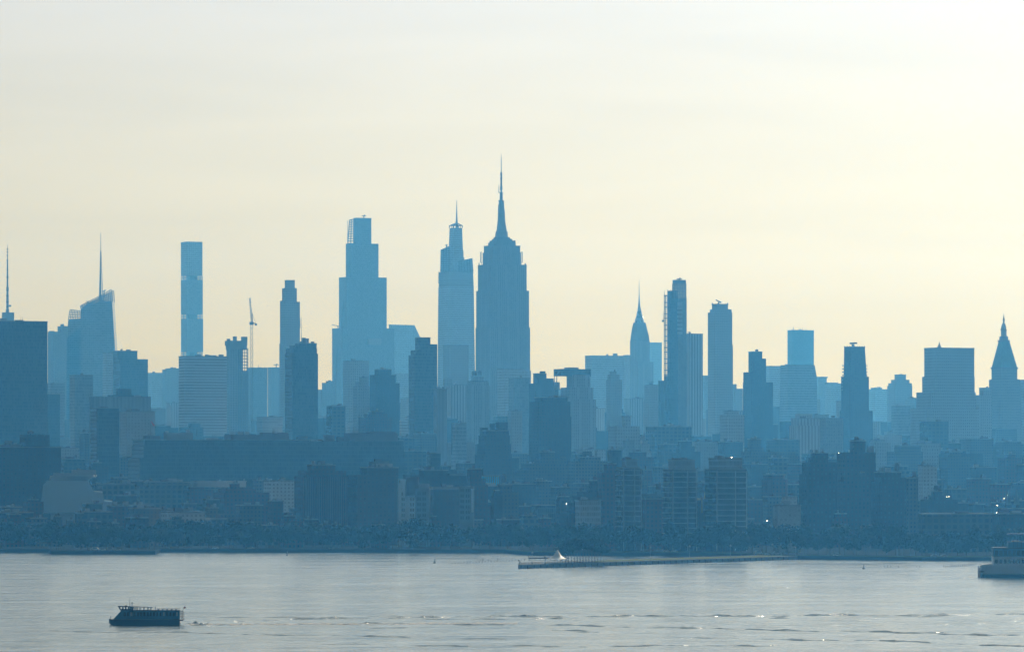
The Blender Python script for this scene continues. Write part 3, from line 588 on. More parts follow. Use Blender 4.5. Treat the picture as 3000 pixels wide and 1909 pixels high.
quick(OT, 'tower', 'the faint low steps right of the horn-topped tower', 'faint low stepped block at the right foot of the horn-topped tower', 6600, [(2143, 2176, 1138), (2143, 2158, 1127)], 'stone', .8, (), 1)
quick(AT, 'tower', 'the chimney-topped brick tower', 'dark stepped tower with a small round cap right of the horn-topped tower', 5500, [(2177, 2264, 1120), (2178, 2244, 1090), (2193, 2244, 1050), (2193, 2233, 1031)], 'brick', .8, [('tank', 2217, 1022, 1032, 9), ('glint', 2206, 1209, 2.2, 2.2)], 0)
quick(OT, 'tower', 'the plain pale block', 'plain pale block between the round-capped brick tower and the broad tapered block', 6900, [(2240, 2292, 1073)], 'pale', .8, (), 0)
b = quick(OT, 'tower', 'the broad tapered block', 'broad block whose right side slants out, below the flat pale residential slab', 6200, [(2280, 2397, 1103, 2286, 2393), (2286, 2393, 1071, 2287, 2387)], 'glass', .5, [('box', 2300, 2312, 1066, 1071, 'M_METAL')], 0)
quick(S, 'skyscraper', 'the pale flat-topped residential slab', 'plain pale rectangular slab tower with tiny antennas on its flat roof', 7600, [(2307, 2384.5, 968)], 'dark', .45, [('mast', 2325, 957, 968, 1.2), ('mast', 2321, 961, 968, 1.0), ('mast', 2341, 960, 968, .8), ('mast', 2345, 961, 968, 1.2), ('mast', 2351, 960, 968, .7), ('mast', 2362, 963, 968, .8), ('box', 2340, 2350, 965, 968, 'M_METAL')], 0)
b = quick(OT, 'tower', 'the brimmed block', 'pale block with a thin projecting roof brim right of the broad tapered block', 7300, [(2389, 2422, 1107)], 'pale', .8, [('box', 2391, 2425, 1103, 1106, 'M_CONC', 'roof_brim')], 0)
quick(OT, 'tower', 'the second brimmed block', 'pale block with a shallow pitched brim left of the balconied tower', 7150, [(2418, 2470, 1124)], 'pale', .8, [('box', 2416, 2455, 1120, 1124, 'M_CONC', 'roof_brim')], 0)
quick(OT, 'tower', 'the hazy sliver', 'hazy sliver of a block at the left foot of the balconied tower', 5900, [(2450, 2476, 1175)], 'stone', .8, (), 0)
# balconied tower
b = quick(AT, 'tower', 'the balconied tower', 'dark tower with toothed roof edge, rows of side balconies and a flat crane on top', 5400, [(2461, 2556, 1203), (2465, 2545, 1103), (2472, 2539, 1060, 2473, 2536), (2473, 2536, 1017, 2473.5, 2533.5)], 'brick', .8, (), 0)
for k in range(9): b.mast(2475 + k * 7.2, 1013, 1018, 1.4, 'roof_tooth')
for k in range(4):
    for x0, x1 in ((2467, 2475), (2534, 2541.5)): b.box(x0, x1, 1069 + k * 9.5, 1071.5 + k * 9.5, M_CONC, 'balcony', r=2.0)
for k in range(5): b.box(2463.5, 2469, 1102 + k * 9.5, 1104.5 + k * 9.5, M_CONC, 'balcony', r=2.5)
m = MB(); e_ = lambda x, y: (b.X(x) * CT, -b.X(x) * ST, b.Z(y)); m.bar(e_(2499, 1017), e_(2499, 1008), 2.4, 6, 3.4); m.bar(e_(2489, 1005.5), e_(2511, 1004.5), 2.2); m.build('roof_crane', M_STEEL, b.o)
quick(OT, 'tower', 'the faint wide block', 'faint wide block right of the balconied tower with a thin tilted crane', 7500, [(2545, 2605, 1141)], 'pale', .8, [('rig', 2576, 1135, 1141, 7, .3)], 0)
quick(AT, 'tower', 'the pale stepped pyramid', 'pale stepped block rising to a small square top left of the big dark box', 6600, [(2600, 2672, 1130), (2603, 2671, 1122), (2611, 2664, 1112), (2621, 2654, 1098)], 'stone', .8, [('box', 2635, 2643, 1095, 1098, 'M_METAL')], 0)
quick(AT, 'tower', 'the hazy block under the pale steps', 'hazy block below the pale stepped pyramid', 5700, [(2612, 2668, 1190)], 'glass', .8, (), 2)
# broad stone box
b = quick(OT, 'tower', 'the big dark box tower', 'big broad flat-topped stone tower near the right edge, with steps on its left', 5300, [(2667, 2870, 1197), (2685, 2858, 1149), (2702, 2855, 1103), (2708, 2854, 1021)], 'stone', .55, [('box', 2720, 2765, 1217.5, 1221, 'red', 'red_sign_band')], 0)
b = Bld(OT, 'tower', 'pyramid-roofed tower hidden behind the big dark box, only its thin spike showing', 5740, 2715, 2790, .9, anchor='the hidden pyramid roof')
b.tiers([(2715, 2790, 1040)], M['stone'], roof=False); loftpx(b, [(1041, 2733, 2771), (1020, 2743, 2761), (1008, 2749.5, 2754.5), (1000, 2751.5, 2752.5)], M_GOLD, 'pyramid_roof', ch=.25); b.done()
# clock tower
b = Bld(OT, 'clock tower', 'campanile-like tower with steep pyramid roof and cupola at the right edge', 5520, 2899, 2986, 1.0, anchor='the pyramid-roofed campanile')
b.tiers([(2895, 2990, 1160), (2899, 2987, 1111), (2906, 2979, 1078)], M['stone'], roof=False)
b.box(2903.5, 2981.5, 1075.5, 1080, M_CONC, 'cornice', r=1.0)
loftpx(b, [(1077, 2906, 2979), (1000, 2926, 2957)], M_COPPER, 'pyramid_roof')
loftpx(b, [(1001, 2923.5, 2958.5), (996, 2923.5, 2958.5)], M_CONC, 'gallery'); loftpx(b, [(997, 2928, 2953.5), (985, 2928.5, 2953)], M['stone'], 'lantern_base')
X_ = (b.X(2940.7) * CT, -b.X(2940.7) * ST)
prof(b, X_, [(985, 17), (967, 17), (966, 21), (964, 21), (963, 17), (955, 14), (948, 9), (946, 5)], 12).build('cupola', M_GOLD, b.o)
prof(b, X_, [(948, 9), (946.5, 10), (945.5, 5), (938, 6), (936, 8), (933, 5), (926, 2), (924, 3), (922, 1.2), (916, .6)], 8).build('finial', M_GOLD, b.o)
cl = MB(); fc = lambda px, py, d: (b.X(px) * CT + d * ST, -b.X(px) * ST + d * CT, b.Z(py)); b.top = 918; b.done()
quick(OB, 'office building', 'the left wing of the campanile', 'two-step block joined to the left foot of the pyramid-roofed campanile', 5450, [(2852, 2905, 1157), (2869, 2905, 1137)], 'stone', .8, (), 1)
quick(OB, 'office building', 'the right wing of the campanile', 'flat block at the right edge behind the pyramid-roofed campanile', 5600, [(2975, 3060, 1114)], 'stone', .8, (), 0)
quick(OB, 'office building', 'the low block before the big dark box', 'low hazy flat block in front of the foot of the big dark box tower', 4900, [(2695, 2778, 1235)], 'loft', .7, (), 2)
quick(OB, 'office building', 'the columned hall', 'wide hazy block with a row of tall pale columns and a drum above it', 5000, [(2312, 2412, 1246), (2318, 2408, 1226)], 'strips', .5, [('box', 2330, 2380, 1212, 1227, 'stone')], 1)
quick(OB, 'office building', 'the hazy flat hall', 'hazy flat block right of the columned hall', 4950, [(2402, 2470, 1226)], 'stone', .6, (), 2)
quick(OB, 'office building', 'the arcaded wide block', 'wide hazy block with a row of small arches under its cornice below the scaffolded tower', 4900, [(1892, 2026, 1250)], 'loft', .5, (), 3)
quick(OB, 'office building', 'the hazy T-block', 'hazy block with a narrow square head left of the arcaded wide block', 4850, [(1782, 1874, 1248), (1822, 1849, 1220)], 'stone', .7, (), 1)
quick(OB, 'office building', 'the small hazy humped block', 'small hazy humped block below the horn-topped tower', 5000, [(2110, 2180, 1215), (2120, 2165, 1205)], 'stone', .8, (), 1)
# ------------------------------------------------------------------ the darker middle ground and the waterfront rows
quick(AB, 'apartment building', 'the dark corner block', 'dark block at the left edge with a square penthouse and round tank on its roof', 3900, [(-60, 180, 1311)], 'brick', .6, [('box', 57, 146, 1273, 1311, 'brick'), ('box', 14, 36, 1290, 1311, 'M_CONC'), ('tank', 89, 1260, 1274, 18), ('box', 40, 50, 1297, 1311, 'M_METAL', 'roof_unit')], 5)
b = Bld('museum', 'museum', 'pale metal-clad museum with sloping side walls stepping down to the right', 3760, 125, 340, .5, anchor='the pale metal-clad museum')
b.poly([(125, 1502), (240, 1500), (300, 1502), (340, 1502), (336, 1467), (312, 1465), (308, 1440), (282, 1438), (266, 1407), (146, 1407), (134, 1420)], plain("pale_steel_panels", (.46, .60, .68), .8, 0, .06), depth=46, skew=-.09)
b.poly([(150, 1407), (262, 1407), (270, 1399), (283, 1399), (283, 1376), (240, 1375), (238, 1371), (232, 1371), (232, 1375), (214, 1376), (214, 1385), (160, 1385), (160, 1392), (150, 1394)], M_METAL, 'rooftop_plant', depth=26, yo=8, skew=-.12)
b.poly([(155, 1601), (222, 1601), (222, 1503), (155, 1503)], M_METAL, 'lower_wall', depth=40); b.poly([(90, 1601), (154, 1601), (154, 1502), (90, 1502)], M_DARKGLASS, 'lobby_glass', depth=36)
m = MB(); 
for px in (97, 101): m.bar((b.X(px) * CT - 20 * ST, -b.X(px) * ST - 20 * CT, 0), (b.X(px) * CT - 20 * ST, -b.X(px) * ST - 20 * CT, b.Z(1525)), 1.0)
m.build('stair_post', M_SLAB, b.o); b.poly([(200, 1394), (280, 1394), (280, 1391), (200, 1391)], M_SLAB, 'terrace_rail', depth=30, yo=-3); b.top = 1371; b.done()
# the block-long building
b = Bld('block_long_building', 'office building', 'enormous dark building filling a whole block left of centre with plant along its roof', 4300, 385, 1182, .09, anchor='the block-long dark building')
b.r = .12
b.tiers([(385, 1182, 1340), (396, 1180, 1306), (398, 1178, 1290)], M['dark'], r=.12)
for x0, x1, y, mt, yo in ((420, 470, 1276, 'M_BRICKP', 0), (430, 452, 1271, 'M_METAL', 2), (480, 565, 1267, 'M_CONC', -2), (484, 494, 1262, 'M_METAL', 0), (544, 556, 1258, 'M_METAL', 4), (600, 640, 1282, 'M_METAL', 0), (657, 845, 1273, 'M_BRICKP', 3), (672, 690, 1264, 'M_METAL', 0), (697, 712, 1264, 'M_METAL', 0), (716, 730, 1264, 'M_METAL', 0), (760, 843, 1266, 'M_BRICKP', 5), (868, 902, 1278, 'M_WOOD', 2), (905, 945, 1286, 'M_METAL', -4), (947, 980, 1273, 'M_BRICKP', 1), (985, 1015, 1279, 'M_BRICKP', 0), (1008, 1165, 1268, 'M_BRICKP', 4), (1030, 1050, 1261, 'M_METAL', 0), (1075, 1160, 1263, 'M_BRICKP', 7)):
    b.box(x0, x1, y, 1291, globals()[mt], 'roof_plant', r=.3, yo=yo)
for px in (577, 1097, 800): b.mast(px, 1253, 1275, .7)
b.box(798, 812, 1259, 1267, M_SLAB, 'roof_tent', r=.5); b.done()
quick(OB, 'office building', 'the shaded warehouse', 'wide hazy flat warehouse below the block-long dark building, upper left', 4050, [(380, 700, 1425), (420, 560, 1413)], 'loft', .3, [('box', 560, 720, 1408, 1425, 'M_METAL'), ('box', 470, 500, 1404, 1414, 'M_BRICKP')], 5)
quick(OB, 'office building', 'the pale gabled shed', 'plain pale flat shed between the warehouse and the ribbed brick block', 4020, [(772, 868, 1409)], 'white', .5, (), 1)
quick(AB, 'apartment building', 'the stepped brick pile', 'stepped brick pile with a pointed roof bulkhead left of the ribbed brick block', 3800, [(625, 790, 1442), (640, 750, 1430), (672, 702, 1417)], 'red', .6, [('tank', 692, 1405, 1419, 8), ('box', 655, 668, 1428, 1432, 'M_BRICKP')], 4)
quick(AB, 'apartment building', 'the low brick row house group', 'low red brick block with a pale roof edge directly left of the ribbed brick block', 3700, [(782, 866, 1500), (786, 830, 1468)], 'red', .6, [('box', 806, 822, 1460, 1469, 'M_SLAB')], 2)
quick(AB, 'apartment building', 'the low block with arched roof', 'low block with a half-round gable on its roof under the stepped brick pile', 3680, [(598, 690, 1503), (600, 640, 1488)], 'tan', .6, (), 3)
# ribbed brick block
b = Bld(AB, 'apartment building', 'dark brick block with close vertical ribs and a stepped flat top, centre left', 3690, 862, 1019, .5, anchor='the ribbed brick block')
b.tiers([(862, 1019, 1394), (874, 1014, 1378), (900, 982, 1363)], M['red'])
m = MB(); a_, b_ = wid(862, 1019, b.D, .5); zt = b.Z(1396)
for k in range(21): x = -a_ / 2 + a_ * k / 20; m.box(x - .35, x + .35, -b_ / 2 - .7, -b_ / 2 - .02, 0, zt)
m.build('brick_pier', M_BRICKP, b.o); b.clutter(4); b.box(905, 925, 1358, 1364, M_METAL, 'roof_unit'); b.box(950, 975, 1357, 1364, M_METAL, 'roof_unit'); b.done()
b = quick(AB, 'apartment building', 'the big blank-walled block', 'big dark blank-walled block with a small white rooftop house, centre', 3665, [(1019, 1167, 1389), (1056, 1167, 1370)], 'brick', .5, [('box', 1091, 1150, 1357, 1371, 'M_SLAB', 'rooftop_house'), ('box', 1082, 1140, 1350, 1357.5, 'M_ROOF', 'rooftop_canopy'), ('box', 1096, 1118, 1344, 1351, 'M_WOOD', 'roof_shed')], 2)
for px in (1110, 1131): b.box(px - 2, px + 3, 1361, 1366, M_DARKGLASS, 'window', r=.5, yo=-7)
# white wall building with paired windows
b = Bld(AB, 'apartment building', 'bright white-walled building with paired dark windows, tall narrow left part', 3625, 1166, 1259, .1, anchor='the white-walled building')
b.r = .1
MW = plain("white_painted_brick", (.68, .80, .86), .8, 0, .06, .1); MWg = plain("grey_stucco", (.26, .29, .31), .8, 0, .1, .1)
pl = lambda x0, x1, y0, y1, mat, name, d, yo=0.0: b.poly([(x0, y1), (x1, y1), (x1, y0), (x0, y0)], mat, name, d, yo)
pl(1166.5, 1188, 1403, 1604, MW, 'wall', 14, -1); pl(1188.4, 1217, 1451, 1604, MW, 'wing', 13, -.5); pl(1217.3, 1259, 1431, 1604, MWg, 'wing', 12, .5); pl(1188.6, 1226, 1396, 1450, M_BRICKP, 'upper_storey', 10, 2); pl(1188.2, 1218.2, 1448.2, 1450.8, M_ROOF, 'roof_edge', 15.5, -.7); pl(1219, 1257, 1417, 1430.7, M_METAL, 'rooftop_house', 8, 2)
WIN = []
for x0 in (1179, 1184.2): WIN += [(x0, y) for y in (1457, 1472.5, 1488, 1504, 1520)]
for x0 in (1204.5, 1211): WIN += [(x0, y) for y in (1457, 1472.5, 1488, 1504)]
WIN += [(1171.5, 1404.5), (1179, 1441)]
for x, y in WIN: pl(x - 1.3, x + 1.3, y, y + 9, M_DARKGLASS, 'window', .3, -8.25 if x < 1188 else -7.25)
for x in (1225, 1231, 1240, 1246):
    for y in (1440, 1456, 1472, 1488, 1504, 1519): pl(x - 1.6, x + 1.6, y, y + 9, M_DARKGLASS, 'window', .3, -5.75)
b.glint_ok = 1; b.last = (0, 10, 14, 0); b.top = 1403; b.done()
b = quick(AB, 'apartment building', 'the corniced dark block', 'dark flat block with a pale cornice line right of the white-walled building', 3645, [(1259, 1345, 1432)], 'brick', .3, [('box', 1258, 1346, 1425, 1432, 'M_CONC', 'cornice')], 2)
b = Bld(AB, 'apartment building', 'pale window-grid block between the corniced dark block and the brick chimney block', 3630, 1345, 1388, .1, anchor='the window-grid block')
pl(1345.5, 1388, 1424, 1604, MWg, 'wall', 16); pl(1380.5, 1388.5, 1430, 1500, MW, 'chimney', 2, -9.5)
for x in (1351, 1357, 1367, 1374):
    for y in (1431, 1447, 1463, 1479, 1495, 1511): pl(x - 1.7, x + 1.7, y, y + 9, M_DARKGLASS, 'window', .3, -8.2)
b.top = 1424; b.done()
quick(AB, 'apartment building', 'the brick chimney block', 'dark brick block with a square head, its right edge stepping down', 3670, [(1366, 1445, 1480), (1368, 1430, 1420), (1368, 1422, 1402), (1368, 1411, 1374)], 'red', .5, (), 1)
quick(AB, 'apartment building', 'the gable-roofed block', 'long dark block with a shallow gable and small windows behind the white-walled building', 3740, [(1180, 1370, 1388), (1228, 1312, 1378)], 'brick', .3, [('box', 1310, 1368, 1386, 1392, 'M_ROOF', 'roof_edge')], 3)
quick(AB, 'apartment building', 'the square dark block with knob', 'square dark block with a tiny knob rising behind the gable-roofed block', 4050, [(1251, 1291, 1328)], 'dark', .8, [('tank', 1255, 1318, 1329, 5), ('tank', 1273, 1323, 1329, 6)], 0)
quick(AB, 'apartment building', 'the low step right of the knob block', 'low hazy step right of the square dark block with knob', 4100, [(1288, 1340, 1375), (1288, 1320, 1366)], 'brick', .6, (), 2)
quick(AB, 'apartment building', 'the plain hazy block by the long one', 'plain hazy block right of the block-long dark building', 4450, [(1170, 1248, 1321)], 'loft', .5, (), 1)
b = Bld('unfinished_building', 'building', 'low building wrapped in bright turquoise netting between two dark blocks', 4080, 1410, 1461, .5, anchor='the turquoise-netted building')
b.tiers([(1408, 1461, 1395)], plain("turquoise_netting", (.05, .50, .75), .7, 0, .12, .4), 'netting'); m = MB()
for k in range(9): x = b.X(1413 + k * 5.5); m.bar((x * CT - 9 * ST, -x * ST - 9 * CT, 0), (x * CT - 9 * ST, -x * ST - 9 * CT, b.Z(1392)), .35)
m.build('scaffold_pole', M_STEEL, b.o); b.done()
b = quick(AB, 'apartment building', 'the water-tank house', 'low house topped by a pointed wooden water tank right of the turquoise netting', 3700, [(1455, 1520, 1440), (1458, 1500, 1420)], 'tan', .6, [('tank', 1476.5, 1386, 1420, 14)], 2)
quick(AB, 'apartment building', 'the domed dark annex', 'dark annex with a rounded top in front of the water-tank house', 3640, [(1438, 1472, 1450), (1441, 1469, 1442), (1446, 1463, 1437)], 'brick', .8, (), 0)
quick(AT, 'tower', 'the tapering brick ziggurat', 'dark brick tower block with a notched twin top, its sides stepping outwards, centre', 4250, [(1385, 1506, 1370), (1391, 1500, 1330), (1396, 1497, 1300), (1402, 1494, 1275), (1405, 1491, 1262)], 'brick', .7, [('box', 1405, 1430, 1252, 1263, 'brick'), ('box', 1434, 1450, 1241, 1263, 'brick'), ('box', 1452, 1488, 1236, 1263, 'brick')], 0)
quick(AB, 'apartment building', 'the apartment pile right of the ziggurat', 'broad hazy apartment pile with a square head, right of the tapering brick ziggurat', 4200, [(1507, 1690, 1376), (1528, 1670, 1358), (1565, 1660, 1341), (1582, 1625, 1324)], 'tan', .4, [('box', 1528, 1546, 1359, 1377, 'tan'), ('box', 1640, 1658, 1337, 1342, 'tan'), ('tank', 1690, 1331, 1345, 7), ('tank', 1545, 1349, 1359, 6)], 4)
quick(AB, 'apartment building', 'the twin-bulkhead block', 'hazy block with a square bulkhead and a thin chimney left of the first glass tower', 4150, [(1664, 1790, 1350), (1700, 1760, 1340)], 'tan', .4, [('box', 1706, 1734, 1321, 1341, 'tan'), ('mast', 1746, 1319, 1350, 1.5, 'chimney'), ('tank', 1690, 1332, 1350, 7)], 3)
quick(AB, 'apartment building', 'the small terraced block', 'stepped block with a roof tank whose terraces climb towards the first glass tower', 3580, [(1640, 1790, 1500), (1660, 1790, 1470), (1676, 1790, 1452), (1690, 1790, 1440), (1717, 1790, 1420), (1727, 1790, 1408)], 'brick', .4, [('tank', 1701, 1426, 1442, 10), ('glint', 1659, 1474, 1.8, 1.8)], 3)
b = quick(AB, 'apartment building', 'the low glass-fronted house', 'low pale glass-fronted building among trees before the terraced block', 3520, [(1685, 1760, 1466)], 'pale', .4, [], 2)
for k in range(5): b.box(1686, 1719, 1478 + k * 13, 1480 + k * 13, M_SLAB, 'floor_slab', r=.4, yo=-1.5)
quick(AB, 'apartment building', 'the reddish narrow tower', 'narrow reddish brick tower against the left side of the first glass tower', 3545, [(1750, 1806, 1384), (1769, 1805, 1359)], 'red', .7, [('tank', 1762, 1376, 1386, 7)], 0)
quick(AB, 'apartment building', 'the dark core behind the glass tower', 'dark square head rising behind the first glass tower', 3900, [(1780, 1822, 1318)], 'dark', .8, [('mast', 1790, 1312, 1318, .3), ('mast', 1798, 1312, 1318, .3), ('mast', 1808, 1313, 1318, .3)], 1)
# three waterfront glass towers
def glass_tower(label, anchor, D, x0, x1, ytop, xs0, xs1, yhead, slabs, step, glints):
    b = Bld('glass_apartment_tower', 'tower', label, D, x0, x1, .7, anchor=anchor)
    b.tiers([(x0, x1, ytop)], M['dark'], roof=True); b.tiers([(xs0, xs1, yhead)], M['glass'], 'penthouse', z=b.Z(ytop), roof=True)
    a, bb = wid(x0, x1, b.D, .7); c, cx, cy = 0, 0, 0; y = ytop + 6; k = 0
    while y < 1585:
        z = b.Z(y); q = MB(); q.box(-a / 2 - .5, a / 2 + .5, -bb / 2 - 1.3, -bb / 2 - .02, z, z + .45 ); q.box(-a / 2 - 1.1, -a / 2 - .02, -bb / 2 - .02, bb / 2, z, z + .45)
        q.build('floor_slab', M_SLAB, b.o); y += step; k += 1
    for f_ in (-.5, .12, .5):
        MB().box(f_ * a - .35, f_ * a + .35, -bb / 2 - 1.6, -bb / 2 - 1.31, 0, b.Z(ytop) - .5).build('corner_column', M_SLAB, b.o)
    b.last = (0, a, bb, b.Z(yhead)); b.clutter(3, 3)
    for g_ in glints: b.glint(*g_)
    for px in (x0 + 12, x0 + 20, x1 - 14): b.mast(px, yhead - 8, yhead, .3)
    return b.done()
glass_tower('waterfront glass tower with pale floor slabs, leftmost of the three', 'the first glass tower', 3480, 1806, 1876, 1371, 1822, 1868, 1347, 1, 15, [(1849, 1376, 1.4, 2.2, 'pane_glint')])  # glint on the glass comes from an added mirror plate
glass_tower('middle one of the three slabbed waterfront glass towers, sun glints near its top', 'the middle glass tower', 3490, 1944, 2038, 1376, 1958, 2035, 1349, 1, 15, [(1999, 1375, 1.6, 1.6, 'pane_glint'), (2004, 1375, 1.6, 1.6, 'pane_glint'), (2000, 1391, 1.4, 1.4, 'pane_glint'), (2000, 1407, .9, .9, 'pane_glint')])  # added mirror plates make the sun glints near the top
glass_tower('rightmost and widest of the three slabbed waterfront glass towers', 'the widest glass tower', 3470, 2066, 2184, 1376, 2077, 2174, 1345, 1, 16, [(2141, 1339, 1.8, 1.8, 'roof_glint')])  # roof glint is an added mirror plate, no lamp
b = None
quick(AB, 'apartment building', 'the reddish slab behind the first glass tower', 'reddish slab showing right of the first glass tower', 4200, [(1872, 1908, 1377)], 'red', .8, (), 1)
quick(AB, 'apartment building', 'the low brick block between glass towers', 'low brick block between the first and the middle glass towers', 3540, [(1876, 1946, 1462)], 'red', .5, [('tank', 1929, 1410, 1442, 15), ('box', 1878, 1940, 1447, 1463, 'tan')], 2)
b = quick(OB, 'building', 'the warm-lit corner building', 'small dark building with warm yellow-lit corner strips between the middle and widest glass towers', 3500, [(2036, 2070, 1462)], 'brick', .6, [], 1)
MY = plain("painted_yellow_light", (.75, .62, .22), .5, 0, .1)  # yellow light on this corner, put into the colour
b.box(2040, 2053, 1458, 1463, MY, 'lit_cornice_strip', r=.6, yo=-3); b.box(2054.5, 2057, 1464, 1500, MY, 'lit_corner_strip', r=.6, yo=-4); b.box(2062, 2067, 1441, 1458, MY, 'lit_corner_strip', r=.6, yo=-3)
quick(AB, 'apartment building', 'the square-headed hazy block', 'hazy block with a square head between the first and middle glass towers', 4800, [(1812, 1862, 1310), (1824, 1859, 1292)], 'stone', .7, (), 1)
quick(AB, 'apartment building', 'the arch-topped hazy block', 'hazy block with a rounded top right of the square-headed hazy block', 4850, [(1865, 1908, 1320), (1870, 1903, 1299), (1877, 1897, 1291)], 'stone', .7, (), 0)
quick(AB, 'apartment building', 'the hazy pile behind the middle glass tower', 'hazy stepped pile rising behind the middle glass tower', 4700, [(1968, 2052, 1323), (1980, 2035, 1306), (1987, 2027, 1292)], 'brick', .6, (), 3)
quick(AB, 'apartment building', 'the shouldered block', 'broad hazy square-shouldered block with a square head right of the widest glass tower', 4500, [(2146, 2342, 1335), (2172, 2330, 1323), (2180, 2238, 1310), (2190, 2230, 1286)], 'tan', .4, [], 3)
quick(AB, 'apartment building', 'the chamfered brick block', 'reddish brick block with cut corners right of the widest glass tower', 3900, [(2227, 2312, 1403), (2232, 2303, 1391)], 'red', .8, (), 3, ch=.2)
quick(OB, 'building', 'the framed low building', 'low building with a pale frame round its dark front, below the chamfered brick block', 3400, [(2264, 2346, 1481)], 'white', .4, [('box', 2268, 2314, 1487, 1575, 'dark', 'glass_front'), ('glint', 2246, 1524, 3, .8)], 2)
quick(OB, 'building', 'the pale low hall', 'pale low flat hall behind the framed low building', 3700, [(2290, 2335, 1455)], 'white', .5, (), 1)
# big dark complex on the right
quick(AB, 'apartment building', 'the left wing of the dark complex', 'dark apartment block with a two-step head, left part of the big dark waterfront complex', 3600, [(2341, 2452, 1388), (2350, 2452, 1353), (2368, 2426, 1339), (2377, 2426, 1328)], 'brick', .5, (), 2)
quick(AB, 'apartment building', 'the tall middle of the dark complex', 'dark apartment block with the tallest head, middle of the big dark complex', 3640, [(2446, 2566, 1356), (2451, 2565, 1324), (2490, 2536, 1292)], 'brick', .5, [('tank', 2509, 1277, 1293, 13), ('box', 2538, 2560, 1306, 1325, 'M_METAL'), ('glint', 2455, 1326, 2, .7), ('box', 2470, 2520, 1349, 1352, 'M_SLAB', 'terrace_rail')], 2)
quick(AB, 'apartment building', 'the right wing of the dark complex', 'dark apartment block with a tall round tank, right part of the big complex', 3560, [(2552, 2688, 1410), (2560, 2686, 1398), (2562, 2640, 1384)], 'brick', .4, [('tank', 2628, 1355, 1385, 14), ('box', 2672, 2684, 1380, 1399, 'M_BRICKP', 'chimney'), ('box', 2517, 2533, 1380, 1383, 'M_SLAB', 'terrace_rail')], 3)
b = quick(AB, 'apartment building', 'the balcony-fronted edge block', 'narrow block with stacked bright balconies at the right end of the big dark complex', 3540, [(2655, 2690, 1400)], 'tan', .5, [], 0)
for k in range(9): b.box(2664, 2676, 1416 + k * 13, 1418.5 + k * 13, M_SLAB, 'balcony', r=.6, yo=-1)
quick(AB, 'apartment building', 'the hazy square-topped block', 'hazy square-topped block right behind the big dark complex', 4600, [(2598, 2704, 1322), (2620, 2698, 1306)], 'tan', .5, (), 2)
quick(AB, 'apartment building', 'the hazy long block', 'hazy long block with a low hump right of the hazy square-topped block', 4750, [(2664, 2762, 1310), (2672, 2756, 1299)], 'stone', .4, (), 3)
quick(AB, 'apartment building', 'the hazy wide slab', 'hazy wide slab right of the hazy long block', 4650, [(2750, 2880, 1328), (2755, 2830, 1320)], 'brick', .4, (), 4)
quick(AB, 'apartment building', 'the pale window-grid block', 'pale hazy block with a grid of windows behind the balcony-fronted edge block', 4000, [(2690, 2745, 1364)], 'white', .6, (), 2)
quick(AB, 'apartment building', 'the tank-roofed low group', 'low dark group with a square roof tank right of the big dark complex', 3700, [(2697, 2806, 1462), (2720, 2790, 1450), (2728, 2760, 1440)], 'brick', .5, [('tank', 2744, 1417, 1442, 17), ('glint', 2772, 1454, 2.2, .7), ('glint', 2779, 1453, 1.4, .7)], 3)
b = quick('pier_shed', 'shed', 'the long bright-edged shed', 'long low shed with a bright thin roof edge on the right', 3420, [(2688, 2910, 1507)], 'loft', .12, [], 3)
b.box(2690, 2906, 1502, 1504.5, M_SLAB, 'roof_edge', r=.13)
b = Bld('church', 'church', 'dark church with twin pointed spires near the right edge', 3700, 2925, 3010, .6, anchor='the twin-spired church')
b.tiers([(2930, 3010, 1490)], M['brick'])
for x0, x1 in ((2946, 2963), (2970, 2987)):
    a, bb = wid(x0, x1, b.D, 1.0); c = b.X((x0 + x1) / 2); MB().loft([ring(c, a, bb, b.Z(1600)), ring(c, a, bb, b.Z(1478))]).build('bell_tower', M['brick'], b.o)
    MB().loft([ring(c, a * 1.05, bb * 1.05, b.Z(1478) + .02), ring(c, .3, .3, b.Z(1433))]).build('spire', M_ROOF, b.o)
b.last = (0, 10, 10, 0)
for g_ in ((2939, 1459, 1.8, 1.6), (2919, 1479, 2.0, 1.8), (2917, 1501, 2.0, 1.4), (2949, 1449, 1.2, 1.2), (2939, 1474, 1.2, 1.2), (2955, 1493, 1.2, 1)): b.glint(*g_, 'church_glint')  # mirror plates added round the church for sun glints
b.done()
quick(AB, 'apartment building', 'the edge tower', 'dark tall block cut off by the right edge behind the twin-spired church', 4300, [(2980, 3080, 1361)], 'brick', .7, (), 1)
quick(AB, 'apartment building', 'the dark waterfront block at right', 'dark flat block behind the moored white boat at the right edge', 3480, [(2900, 3060, 1505)], 'brick', .4, (), 3)
# warehouses and houses on the low left
for (x0, x1, y, D, mt, lab, an) in (
 (-40, 98, 1502, 3640, 'dark', 'dark low hall with pale roof lines left of the museum, at the left edge', 'the low hall at the left edge'),
 (222, 330, 1500, 3650, 'loft', 'low dark block in front of the right end of the museum', 'the low block before the museum'),
 (240, 300, 1476, 3700, 'dark', 'small dark roof block just before the museum wall', 'the small block before the museum'),
 (312, 390, 1482, 3720, 'red', 'low brick block right of the museum', 'the low brick block right of the museum'),
 (330, 400, 1452, 3850, 'brick', 'dark block stepping up behind the low brick block right of the museum', 'the dark step right of the museum'),
 (284, 395, 1418, 3950, 'loft', 'hazy flat block between the museum and the block-long dark building', 'the hazy block right of the museum'),
 (376, 470, 1490, 3660, 'tan', 'low tan block under the shaded warehouse, left part', 'the low tan block'),
 (470, 600, 1500, 3650, 'white', 'low pale block under the shaded warehouse, with many windows', 'the low pale block'),
 (690, 770, 1480, 3690, 'tan', 'low tan block between the arched-roof block and the red brick one', 'the second low tan block')):
    quick('low_building', 'building', an, lab, D, [(x0, x1, y)], mt, .5, [], 4)
